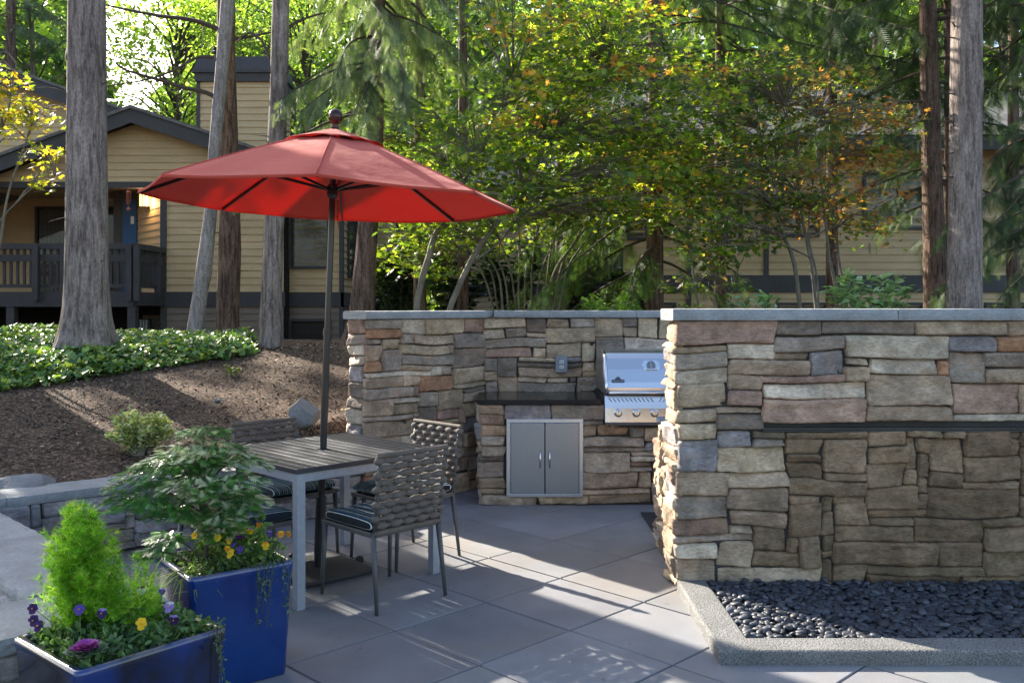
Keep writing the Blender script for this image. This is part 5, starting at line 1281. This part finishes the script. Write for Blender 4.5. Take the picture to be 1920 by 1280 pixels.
# distant woods closing the horizon
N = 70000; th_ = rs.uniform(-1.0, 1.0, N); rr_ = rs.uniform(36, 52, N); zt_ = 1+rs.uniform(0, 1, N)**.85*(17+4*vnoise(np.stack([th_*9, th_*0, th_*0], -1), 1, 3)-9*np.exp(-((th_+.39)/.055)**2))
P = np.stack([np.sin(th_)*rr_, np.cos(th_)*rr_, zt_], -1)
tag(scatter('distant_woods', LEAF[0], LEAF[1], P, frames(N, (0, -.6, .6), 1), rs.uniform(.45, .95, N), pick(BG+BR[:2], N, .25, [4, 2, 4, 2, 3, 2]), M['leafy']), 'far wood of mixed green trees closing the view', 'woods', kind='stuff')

# shrubs behind the walls
def shrub(name, label, px, d, py0, py1, wpx, leaf, pal, n_, tmpl=LEAF, cat='shrub', m='leaf', stems=9, seed=1, upb=.7, zb=None, flat=.9):
    x = LX_(px, d); zb = tzf(x, d) if zb is None else zb; zt = LZ_(py0, d); zl = LZ_(py1, d); hw = wpx/2/F*d
    t_ = thing(name, label, cat, (x, d, zb)); rg = np.random.RandomState(seed); mb = MB(); Ps, Ds = [], []
    for k in range(stems):
        a_ = rg.uniform(0, 6.28); q = rg.uniform(.2, 1)**.5; tip = np.array([x+math.cos(a_)*hw*q, d+math.sin(a_)*hw*q*.8, zl+(zt-zl)*(1-.65*q*q)*rg.uniform(.8, 1.02)])
        P = smooth_path([(x+math.cos(a_)*.05, d+math.sin(a_)*.05, zb-.03), (x*.5+tip[0]*.5, d*.5+tip[1]*.5, zb+(tip[2]-zb)*.6), tip], 12); mb.tube(P, [.008*(1-i/14) for i in range(12)], 5, caps=False)
        for j in range(n_//stems):
            i = min(11, int(11*rg.uniform(.35, 1.05))); p_ = P[i]; a2 = rg.uniform(0, 6.28); Ps.append(p_+rg.normal(size=3)*.012); Ds.append([math.cos(a2), math.sin(a2), upb*rg.uniform(-.2, 1.2)])
    mb.build('stems', M['bark4'], t_)
    scatter('foliage', tmpl[0], tmpl[1], np.array(Ps), dirframes(np.array(Ds, float), (0, 0, 1), .35), leaf*rs.uniform(.6, 1.15, len(Ps)), pick(pal, len(Ps), .16), M[m], t_)
    return t_
SG = [(.20, .31, .14), (.28, .39, .19), (.13, .23, .09), (.36, .46, .25)]
shrub('rhododendron', 'leafy sage green shrub peeking over the right wall by the grey trunk', 1625, 8.75, 505, 575, 170, .11, SG, 900, seed=3, stems=34)
shrub('rhododendron', 'low sage green shrub just showing above the right wall cap, left of the tall one', 1407, 8.75, 545, 580, 90, .10, SG, 300, seed=4, stems=16)
shrub('rhododendron', 'small bright green shrub at the left end of the right wall cap', 1290, 8.9, 566, 590, 60, .06, GRN, 300, seed=5, stems=12)
shrub('fern_bush', 'bright yellow green bush behind the grill wall below the cedar', 1140, 9.3, 545, 590, 130, .07, [(.25, .38, .04), (.18, .3, .03)], 800, seed=6, stems=26)
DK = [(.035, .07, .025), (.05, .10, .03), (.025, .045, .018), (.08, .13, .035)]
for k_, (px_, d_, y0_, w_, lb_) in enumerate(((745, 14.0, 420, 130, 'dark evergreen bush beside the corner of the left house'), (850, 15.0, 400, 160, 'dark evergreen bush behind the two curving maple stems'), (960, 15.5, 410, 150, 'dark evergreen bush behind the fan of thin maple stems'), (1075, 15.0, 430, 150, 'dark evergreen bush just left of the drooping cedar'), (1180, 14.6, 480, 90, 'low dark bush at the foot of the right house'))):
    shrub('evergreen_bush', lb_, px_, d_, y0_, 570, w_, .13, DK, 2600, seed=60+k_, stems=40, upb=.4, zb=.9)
for k_, (px_, d_, w_, lb_) in enumerate(((787, 13.4, 26, 'dim trunk in the shade behind the left curving maple stem'), (868, 14.2, 22, 'dim trunk in the shade between the two curving maple stems'), (1052, 13.8, 24, 'dim trunk in the shade left of the drooping cedar'))):
    conifer('fir_tree', lb_, px_, 640, d_, [(px_, 640, w_), (px_, 300, w_*.85), (px_, 0, w_*.7)], M['bark2'], [dict(z0=4.4, z1=9, n=10, L=1.2, droop=.3, dens=16, seed=120+k_)], amp=.06, knots=3, seed=60+k_, seg=24, top=10)
# ivy
N = 26000
u = rs.uniform(-7.2, -2.6, N); v = rs.uniform(8.2, 11.2, N)
edge = 8.35+.3*vnoise(np.stack([u, u*0, u*0], -1), 1.3, 4)+np.clip(u+4.8, 0, 3)*.95
right = -2.95+.15*vnoise(np.stack([v*0, v, v*0], -1), 2, 6)
ok = (v > edge) & (u < right-.0); u, v, right = u[ok], v[ok], right[ok]; N = len(u)
ed = 8.35+np.clip(u+4.8, 0, 3)*.95; hh = (.06+.12*np.clip((v-ed+.2)/.6, 0, 1))*np.clip((right-u)/.35+.3, .3, 1)*.8*(1+.5*vnoise(np.stack([u, v, u*0], -1), 2.2, 9))
P = np.stack([u, v, tz(u, v)+hh*rs.uniform(0.05, 1, N)**.55], -1)
tag(scatter('ivy_ground_cover', IVY[0], IVY[1], P, frames(N, (-.15, -.25, 1), .55), rs.uniform(.035, .075, N), pick([(.08, .16, .045), (.13, .23, .05), (.22, .32, .05), (.05, .11, .035), (.30, .37, .06)], N, .2, [4, 4, 3, 2, 2]), M['ivy']), 'glossy ivy carpet spreading round the base of the big fir', 'ivy', kind='stuff')
# variegated shrub
VR = [(.55, .56, .28), (.18, .26, .09), (.36, .40, .16), (.68, .66, .40)]
shrub('variegated_shrub', 'cream and green variegated shrub on the brown mulch', 265, 6.75, 752, 850, 125, .05, VR, 2600, seed=9, stems=60, upb=.9)
shrub('ivy_sprig', 'small green sprig straying from the ivy onto the mulch', 437, 9.2, 682, 700, 36, .05, GRN, 30, tmpl=IVY, seed=12, stems=5)

# boulders
def rock(name, label, c, s_, seed, rz_=0, cuts=8):
    V = iv3*np.array(s_); rg = np.random.RandomState(seed)
    for k in range(cuts):
        nn = rg.normal(size=3); nn /= np.linalg.norm(nn); dcut = rg.uniform(.50, .8)*np.linalg.norm(np.array(s_)*nn)
        dd = V@nn; V = V-np.clip(dd-dcut, 0, None)[:, None]*nn
    V = V+(vnoise(V, 14, seed)*.006)[:, None]*V/np.linalg.norm(V, axis=1, keepdims=True)
    ca_, sa_ = math.cos(rz_), math.sin(rz_)
    V = np.stack([V[:, 0]*ca_-V[:, 2]*sa_, V[:, 1], V[:, 0]*sa_+V[:, 2]*ca_], -1)+np.array(c)
    me = bpy.data.meshes.new(name); me.from_pydata([tuple(v_) for v_ in V], [], if3); o = bpy.data.objects.new(name, me); COL.objects.link(o); me.materials.append(M['rock']); tag(o, label, 'rock'); return o
def ico3():
    import bmesh
    bm = bmesh.new(); bmesh.ops.create_icosphere(bm, subdivisions=4, radius=1); v_ = np.array([q.co[:] for q in bm.verts]); f_ = [tuple(q.index for q in p_.verts) for p_ in bm.faces]; bm.free(); return v_, f_
iv3, if3 = ico3()
x_ = LX_(572, 7.35); rock('boulder', 'angular grey boulder on the mulch behind the table', (x_, 7.35, tzf(x_, 7.35)+.10), (.19, .10, .12), 7, R(-38), 12)
x_ = LX_(15, 5.75); rock('boulder', 'smooth rounded grey rock behind the seat wall at the left edge', (x_, 5.95, tzf(x_, 5.95)-.035), (.30, .22, .12), 9, 0, 4)
x_ = LX_(415, 8.3); rock('wood_chunk', 'small dark chunk lying on the mulch', (x_, 8.2, tzf(x_, 8.2)+.015), (.035, .03, .02), 5)

# ================================================================ planter plants
def planter_pt(pc, wx_, wy_, a_, u_, v_): q = rot(wx_*.42*u_*2*.5*2, wy_*.42*v_*2*.5*2, a_); return np.array([pc[0]+q[0], pc[1]+q[1]])
SZ = .46
# feathery lime bush
c = np.array([LX_(148, 3.02), 3.08]); t = thing('lime_bush', 'feathery lime green cone-shaped bush in the front planter', 'shrub', (c[0], c[1], SZ))
Ps, Ds, Cs = [], [], []; mb = MB(); rg = np.random.RandomState(3)
for k in range(230):
    f = rg.uniform(0, 1)**.8; a_ = rg.uniform(0, 6.28); h_ = .10+.36*f; rad = .155*math.sqrt(max(.02, 1-(h_/.47)**2.2))*rg.uniform(.35, 1)
    lean = np.array([-.03*h_/.4-.0, 0]); tip = np.array([c[0]+math.cos(a_)*rad+lean[0], c[1]+math.sin(a_)*rad, SZ+h_]); b_ = np.array([c[0]+math.cos(a_)*rad*.35, c[1]+math.sin(a_)*rad*.35, SZ+h_*.35])
    d_ = tip-b_; L = np.linalg.norm(d_)
    if k % 6 == 0: mb.tube([(c[0], c[1], SZ-.02), b_, tip], [.004, .003, .001], 4, caps=False)
    for j in range(26): q = rg.uniform(.2, 1.05); Ps.append(b_+d_*q+rg.normal(size=3)*.008); Ds.append(d_/L+rg.normal(size=3)*.45); Cs.append(h_)
for k in range(40):
    a_ = rg.uniform(0, 6.28); rad = .10*rg.rand()**.5; cc_ = c+np.array([.13, .02]); h_ = rg.uniform(.05, .22); tip = np.array([cc_[0]+math.cos(a_)*rad, cc_[1]+math.sin(a_)*rad, SZ+h_]); 
    for j in range(22): Ps.append(tip+rg.normal(size=3)*np.array([.018, .018, .03])); Ds.append([rg.normal()*.4, rg.normal()*.4, 1]); Cs.append(h_)
Ps = np.array(Ps); NN = len(Ps); hc = np.array(Cs)[:, None]/.45
colr = pick([(.17, .36, .02), (.28, .50, .04), (.10, .24, .012), (.36, .50, .08)], NN, .2)
mb.C = [(.10, .20, .03)]*len(mb.V); mb.build('stems', M['leaf'], t, col=True)
scatter('foliage', TUF[0], TUF[1], Ps, dirframes(np.array(Ds, float), (0, 0, 1), .5), rs.uniform(.018, .034, NN), colr, M['leafy'], t)
# dwarf cypress
c = np.array([LX_(383, 3.93), 3.93]); t = thing('dwarf_cypress', 'layered dwarf cypress with fans coloured cream as if sunlit, in the tall blue planter', 'shrub', (c[0], c[1], SZ))
mb = MB(); P = smooth_path([(c[0], c[1], SZ-.03), (c[0]+.01, c[1], SZ+.15), (c[0]-.02, c[1], SZ+.32), (c[0]+.0, c[1], SZ+.60)], 14); mb.tube(P, [.013*(1-i/18) for i in range(14)], 7)
Ps, Ds, Cs, Ss = [], [], [], []; rg = np.random.RandomState(8)
pads = [(-.20, .0, .46, .17), (-.28, -.02, .40, .12), (-.33, -.05, .33, .09), (-.22, -.10, .34, .13), (-.05, -.06, .55, .12), (.0, 0, .62, .09), (.07, -.04, .56, .11), (.15, .0, .50, .12), (.17, -.08, .43, .11), (.10, -.10, .38, .12), (.0, -.12, .43, .13), (.18, -.02, .33, .10), (.13, -.12, .28, .08), (-.08, .08, .48, .14), (.05, .1, .5, .13), (-.10, -.12, .30, .10), (.10, -.06, .2, .08), (-.14, -.06, .17, .07), (.19, -.08, .30, .06), (0, 0, .36, .13), (-.05, 0, .28, .12), (.05, .02, .24, .1), (-.14, -.02, .50, .12), (-.16, -.12, .12, .06)]
for (dx, dy, dz, r) in pads:
    pc_ = np.array([c[0]+dx, c[1]+dy, SZ+dz]); i = min(13, int(13*(dz-.05)/.6)); mb.tube([P[i], (P[i]+pc_)/2+[0, 0, .01], pc_], [.005, .004, .002], 4, caps=False)
    cream = dx > -.06 and dy < .03 and dz < .58  # right-hand near pads: sunlight painted in as cream fan colours
    for j in range(int(1050*r*1.0)):
        a_ = rg.uniform(0, 6.28); q = r*rg.uniform(0, 1)**.5; p_ = pc_+np.array([math.cos(a_)*q, math.sin(a_)*q*.8, rg.normal()*.007-.35*q*q/r]); Ps.append(p_)
        Ds.append([math.cos(a_)+dx*2+rg.normal()*.35, math.sin(a_)+dy*2+rg.normal()*.35, -.25+rg.normal()*.25]); Ss.append(rg.uniform(.035, .06))
        base_ = np.array([(.06, .18, .035), (.10, .27, .05), (.04, .12, .035)][rg.randint(3)])
        if cream and rg.rand() < .38: base_ = np.array([(.62, .62, .44), (.45, .50, .30)][rg.randint(2)])
        Cs.append(base_*(1+rg.normal()*.15))
mb.build('trunk', M['twig'], t)
FANT = T_spray(5, .42, .16, .1); scatter('foliage', FANT[0], FANT[1], np.array(Ps), dirframes(np.array(Ds, float), (0, 0, 1), .22), np.array(Ss), np.clip(np.array(Cs), .01, .8), M['ivy'], t)
# low green filler, grass and trailers
def filler(name, label, cat, pts, leaf, pal, wts=None, tmpl=LEAF, m='leaf', up_=.6):
    c0 = np.mean(np.array(pts), 0); o_ = scatter(name, tmpl[0], tmpl[1], np.array(pts), dirframes(rs.normal(size=(len(pts), 3))+[0, 0, up_], (0, 0, 1), .5), leaf*rs.uniform(.6, 1.2, len(pts)), pick(pal, len(pts), .18, wts), M[m]); tag(o_, label, cat); return o_
FG = [(.07, .14, .045), (.11, .20, .07), (.16, .26, .10), (.05, .10, .035)]
def inbox(pc, wx_, wy_, a_, n_, h0, h1, u0=-1, u1=1, v0=-1, v1=1, rg=np.random.RandomState(4)):
    out = []
    for k in range(n_):
        u_, v_ = rg.uniform(u0, u1), rg.uniform(v0, v1); q = rot(wx_*.44*u_, wy_*.44*v_, a_); hm = h0+(h1-h0)*(1-.5*max(abs(u_), abs(v_))**2); out.append((pc[0]+q[0], pc[1]+q[1], SZ-.02+rg.uniform(0, 1)**.6*hm))
    return out
FLT = filler('pansy_foliage', 'leafy green pansy plants filling the tall blue planter', 'flowering plant', inbox(pc1, w1x, w1y, pa1, 2600, .04, .20, -.35, 1), .024, FG+[(.26, .36, .07), (.20, .30, .06)])
o = filler('pansy_foliage', 'leafy green pansy and kale plants filling the front blue planter', 'flowering plant', inbox(pc2, w2x, w2y, pa2, 2300, .04, .11), .034, FG); 
o = filler('creeping_sedge', 'mossy dark groundcover at the left side of the tall blue planter', 'ground cover', inbox(pc1, w1x, w1y, pa1, 700, .02, .09, -1, -.1), .022, FG[:2]+[(.05, .06, .03)])
def blades(name, label, c0, n_, L, spread, dirv, pal, m='leafy', w_=.004, seed=1, arch=.6):
    rg = np.random.RandomState(seed); V, Fs, Cc_ = [], [], []
    for k in range(n_):
        b_ = np.array(c0)+np.array([rg.normal()*.015, rg.normal()*.015, 0]); d_ = np.array(dirv)+rg.normal(size=3)*spread; d_[2] = abs(d_[2])+.3; d_ /= np.linalg.norm(d_); l_ = L*rg.uniform(.6, 1.1); s_ = np.cross(d_, [0, 0, 1.]); s_ /= np.linalg.norm(s_)+1e-9; cc_ = np.array(pal[rg.randint(len(pal))])*(1+rg.normal()*.1)
        for i in range(9):
            f = i/8; p_ = b_+d_*l_*f+np.array([d_[0]*.5*l_*f*f, d_[1]*.5*l_*f*f, -arch*l_*f**2.3]); ww = w_*(1-f**3)*.9+.0004
            V += [p_-s_*ww, p_+s_*ww]; Cc_ += [cc_, cc_]
        b0_ = len(V)-18; Fs += [(b0_+2*i, b0_+2*i+1, b0_+2*i+3, b0_+2*i+2) for i in range(8)]
    o_ = link(name, np_mesh(name, np.array(V), [np.array(Fs)], np.array(Cc_)), M[m]); return tag(o_, label, 'grass')
def sz(px, py, d, z=SZ): return (LX_(px, d), d, z)
blades('sedge_grass', 'arching lime sedge blades spilling over the rim of the tall planter', sz(350, 0, 3.83), 60, .17, .5, (.2, -.3, .7), [(.30, .42, .05), (.22, .34, .04), (.40, .48, .10)], seed=2, w_=.0028, arch=.75)
blades('spider_grass', 'upright striped green and cream grass blades between the two planters', sz(262, 0, 3.22), 46, .36, .20, (.14, .0, .95), [(.26, .40, .12), (.40, .50, .22), (.20, .33, .08)], seed=5, w_=.0055, arch=.40)
# pansies: stem, petals, eye
def pansy(label, p_, s_, col_, col2, stem_from, face=(0, -1, .25), seed=1, group='pansies in the blue planters'):
    rg = np.random.RandomState(seed); p_ = np.array(p_); t_ = thing('pansy', label, 'flower', tuple(stem_from), 0, group)
    mb = MB(); mid = (np.array(stem_from)+p_)/2+np.array([rg.normal()*.008, rg.normal()*.008, .01]); mb.tube(smooth_path([stem_from, mid, p_+[0, .004, 0]], 6), .0013, 5); mb.C = [(.12, .2, .05)]*len(mb.V); mb.build('stem', M['leaf'], t_, col=True)
    fz = Vector(face)+Vector((rg.normal()*.3, 0, rg.normal()*.2)); fz.normalize(); ux_ = fz.cross(Vector((0, 0, 1))).normalized(); uz_ = ux_.cross(fz)
    mb = MB()
    for k, (a_, rr2, cc_) in enumerate(((62, .62, col2), (118, .62, col2), (8, .60, col_), (172, .60, col_), (270, .74, col_))):
        c_ = Vector((math.cos(R(a_)), math.sin(R(a_)))) * .55*s_; ring = []
        for j in range(12):
            b_ = 2*math.pi*j/12; rw = rr2*s_*(1+.06*math.sin(3*b_+k)); q = Vector((c_.x+math.cos(b_)*rw, c_.y+math.sin(b_)*rw*.86)); ring.append(Vector(p_)+ux_*q.x+uz_*q.y+fz*(.0012*k+.12*s_*math.sin(2*b_+k)*.5))
        cen = Vector(p_)+fz*(.0012*k+.001)
        mb.add([cen+ux_*c_.x*.6+uz_*c_.y*.6]+ring, [(0, 1+j, 1+(j+1) % 12) for j in range(12)], cc_)
    mb.build('petals', M['petal'], t_, col=True)
    mb = MB(); mb.ball(tuple(Vector(p_)+fz*.008), s_*.16, s_*.16, s_*.16, 8, 5, c=(.6, .38, .02)); mb.build('flower_eye', M['petal'], t_, col=True, smooth=True)
YL = (.75, .48, .02); OR = (.70, .28, .02); PU = (.035, .012, .09); PU2 = (.09, .05, .30); LV = (.28, .20, .50); WH = (.6, .58, .66); MG = (.12, .01, .05)
PAN = [  # px, py, depth, size, lower, upper, words
 (408, 1008, 3.80, .019, YL, YL, 'yellow pansy, upper left one in the tall planter'), (430, 1012, 3.82, .018, YL, YL, 'yellow pansy just right of another at the middle of the tall planter'),
 (433, 1037, 3.78, .024, YL, YL, 'largest yellow pansy low in the middle of the tall planter'), (427, 1028, 3.80, .016, OR, YL, 'small amber pansy above the largest yellow one'),
 (450, 1030, 3.80, .020, PU2, PU2, 'deep violet pansy right of the largest yellow one'), (437, 1018, 3.83, .016, PU2, PU2, 'small blue violet pansy among the yellow ones'),
 (498, 1022, 3.86, .020, YL, OR, 'yellow and orange pansy on the right of the tall planter'), (527, 1001, 3.92, .018, OR, YL, 'orange pansy near the silver table leg'), (542, 1000, 3.95, .017, OR, (.6, .35, .1), 'peach pansy highest at the right end of the tall planter'),
 (492, 950, 3.90, .020, LV, PU2, 'violet pansy topping the tallest stem'), (486, 982, 3.90, .018, OR, PU2, 'orange and violet pansy halfway down the tallest stem'), (470, 994, 3.90, .018, YL, LV, 'lilac and yellow pansy left of the tallest stem'), (505, 1000, 3.92, .017, PU2, LV, 'blue violet pansy right of the tallest stem'), (365, 1003, 3.84, .016, YL, YL, 'yellow pansy closest to the cypress trunk'),
 (62, 1140, 2.95, .020, PU, PU, 'dark purple pansy highest at the left rim of the front planter'), (64, 1162, 2.90, .021, PU, PU, 'dark purple pansy in the middle of the three at the left rim'), (73, 1172, 2.86, .021, PU, PU, 'dark purple pansy lowest of the three at the left rim'),
 (149, 1142, 2.90, .020, PU2, PU2, 'violet pansy in front of the lime bush, left one'), (192, 1149, 2.92, .020, PU, LV, 'purple faced pansy in front of the lime bush, right one'), (266, 1168, 2.92, .023, YL, YL, 'yellow pansy standing in the front planter'),
 (326, 1160, 3.0, .020, PU, LV, 'dark purple pansy with pale eye at the right of the front planter'), (265, 1106, 3.1, .018, WH, MG, 'maroon and white pansy above the leaves of the front planter'), (304, 1108, 3.15, .014, PU2, LV, 'small lilac pansy bud behind the front planter leaves'), (318, 1137, 3.05, .022, LV, WH, 'pale lavender pansy at the right of the front planter')]
for k, (px, py, d, s_, c1, c2, lab) in enumerate(PAN):
    p_ = W(px, py, d); pcx = pc1 if px > 340 and d > 3.5 else pc2; f = min(1, .16/max(.01, math.hypot(p_[0]-pcx[0], p_[1]-pcx[1]))); b_ = (pcx[0]+(p_[0]-pcx[0])*f, pcx[1]+(p_[1]-pcx[1])*f, SZ)
    pansy(lab, p_, s_*.78, c1, c2, b_, seed=k)
# leaves up the tallest stem
c_ = W(491, 1000, 3.9); filler('pansy_foliage', 'narrow leaves on the tallest pansy stem of the tall planter', 'flowering plant', [(c_[0]+rs.normal()*.008, 3.9, SZ+.06+.19*k/60) for k in range(60)], .04, FG[1:3]+[(.22, .33, .08)], up_=.3)
# ornamental kale
def kale(label, px, py, d, s_, outer, inner, seed=0):
    p_ = np.array(W(px, py, d)); t_ = thing('ornamental_kale', label, 'plant', tuple(p_)); rg = np.random.RandomState(seed)
    for nm, k0, k1, cc_ in (('outer_leaves', .55, 1, outer), ('heart_leaves', .0, .6, inner)):
        mb = MB()
        for i in range(26):
            a_ = i*2.4; q = k0+(k1-k0)*i/26; L = s_*q; up_ = .9-.75*q; tl = s_*.30; n_ = 9; ring = []
            cc0 = Vector(p_)+Vector((math.cos(a_)*L*.7, math.sin(a_)*L*.7, up_*s_*.35)); ex = Vector((math.cos(a_), math.sin(a_), .5*up_)); ey = Vector((-math.sin(a_), math.cos(a_), 0)); c_v = np.array(cc_[rg.randint(len(cc_))])*(1+rg.normal()*.12)
            for j in range(12): b_ = 2*math.pi*j/12; fr2 = 1+.16*math.sin(5*b_+i); ring.append(cc0+ex*math.cos(b_)*tl*fr2+ey*math.sin(b_)*tl*fr2+Vector((0, 0, .15*tl*math.sin(4*b_+i))))
            mb.add([cc0-Vector((0, 0, tl*.25))]+ring, [(0, 1+j, 1+(j+1) % 12) for j in range(12)], tuple(np.clip(c_v, 0, 1)))
        mb.build(nm, M['petal'], t_, col=True)
kale('ornamental kale with bright magenta heart at the front of the near planter', 163, 1220, 2.83, .072, [(.10, .15, .09), (.16, .20, .14)], [(.42, .08, .40), (.55, .16, .52), (.30, .05, .30)])
kale('small purple kale among the yellow pansies of the tall planter', 448, 1010, 3.84, .035, [(.08, .12, .06)], [(.35, .10, .42), (.25, .06, .3)], 3)
# trailing vines
def vine(label, starts, drop, leaf, pal, seed):
    rg = np.random.RandomState(seed); t_ = thing('trailing_vine', label, 'vine', tuple(starts[0])); mb = MB(); Ps = []
    for s_, dr_l in zip(starts, drop):
        s_ = np.array(s_); x_o = rg.normal()*.012; P = smooth_path([s_+[0, .03, -.02], s_+[0, -.005, .012], s_+[x_o*.5, -.02, -.05], s_+[x_o, -.024, -dr_l*.5], s_+[x_o*2, -.02, -dr_l]], 20); mb.tube(P, .0012, 4)
        for k in range(int(dr_l*70)+6): i = rg.randint(3, 20); Ps.append(P[i]+rg.normal(size=3)*.006)
    mb.C = [(.10, .14, .06)]*len(mb.V); mb.build('stems', M['leaf'], t_, col=True)
    Ps = np.array(Ps); scatter('leaves', SIM[0], SIM[1], Ps, dirframes(rs.normal(size=(len(Ps), 3))+[0, -.6, -.3], (0, -1, .3), .5), leaf*rs.uniform(.7, 1.2, len(Ps)), pick(pal, len(Ps), .2), M['leaf'], t_)
VG = [(.06, .11, .07), (.12, .18, .12), (.05, .07, .06), (.16, .24, .12)]
nr1, rt1 = np.array((-1.288, 3.68)), np.array((-.93, 3.96)); dn = np.array([.28, -.36])/.456
def rimpt(a_, b_, f, out=.012): q = a_+(b_-a_)*f; e_ = (b_-a_)/np.linalg.norm(b_-a_); o_ = np.array([e_[1], -e_[0]]); q = q+o_*out; return (q[0], q[1], .503)
vine('grey green vine trailing down the face of the tall blue planter', [rimpt(nr1, rt1, f) for f in (.56, .60, .64, .68, .73, .78, .82, .88)], [.12, .24, .10, .20, .27, .14, .26, .18], .020, VG, 3)
nr2, rt2 = np.array((-1.336, 2.70)), np.array((-1.005, 3.095)); 
vine('small leaved vine trailing over the right corner of the front planter', [rimpt(rt2, rt2+np.array([-.02, .03]), f, .01) for f in (.0, .4, .9)]+[rimpt(nr2, rt2, .97)], [.22, .16, .26, .10], .018, VG+[(.2, .28, .14)], 5)
# shading tree outside the frame on the left (its shadow falls over the planters)
x_ = -7.75; t = tree('fir_tree', 'fir standing outside the picture on the left', (x_, 11.3, tzf(x_, 11.3)))
trunk_mesh('trunk', [(x_, 11.3, .8), (x_, 11.3, 6), (x_-.1, 11.3, 14)], [.52, .46, .24], M['bark1'], t, seg=32, seed=50)
conifer_branches(t, (x_, 11.3), 4.3, 12, 46, 1.4, .4, CON, dens=26, seed=51)
x_ = -9.2; t = tree('fir_tree', 'second fir standing outside the picture on the left', (x_, 11.6, tzf(x_, 11.6)))
trunk_mesh('trunk', [(x_, 11.6, .8), (x_, 11.6, 6), (x_-.1, 11.6, 12)], [.34, .28, .12], M['bark1'], t, seg=24, seed=55)
conifer_branches(t, (x_, 11.6), 2.6, 11, 60, 1.7, .35, CON, dens=30, seed=57, spray=.34)
x_ = -10.6; t = tree('fir_tree', 'third fir standing outside the picture on the left', (x_, 11.0, tzf(x_, 11.0)))
trunk_mesh('trunk', [(x_, 11.0, .8), (x_, 11.0, 6), (x_-.1, 11.0, 12)], [.34, .28, .12], M['bark1'], t, seg=24, seed=56)
conifer_branches(t, (x_, 11.0), 2.6, 10, 60, 1.7, .35, CON, dens=30, seed=58, spray=.34)
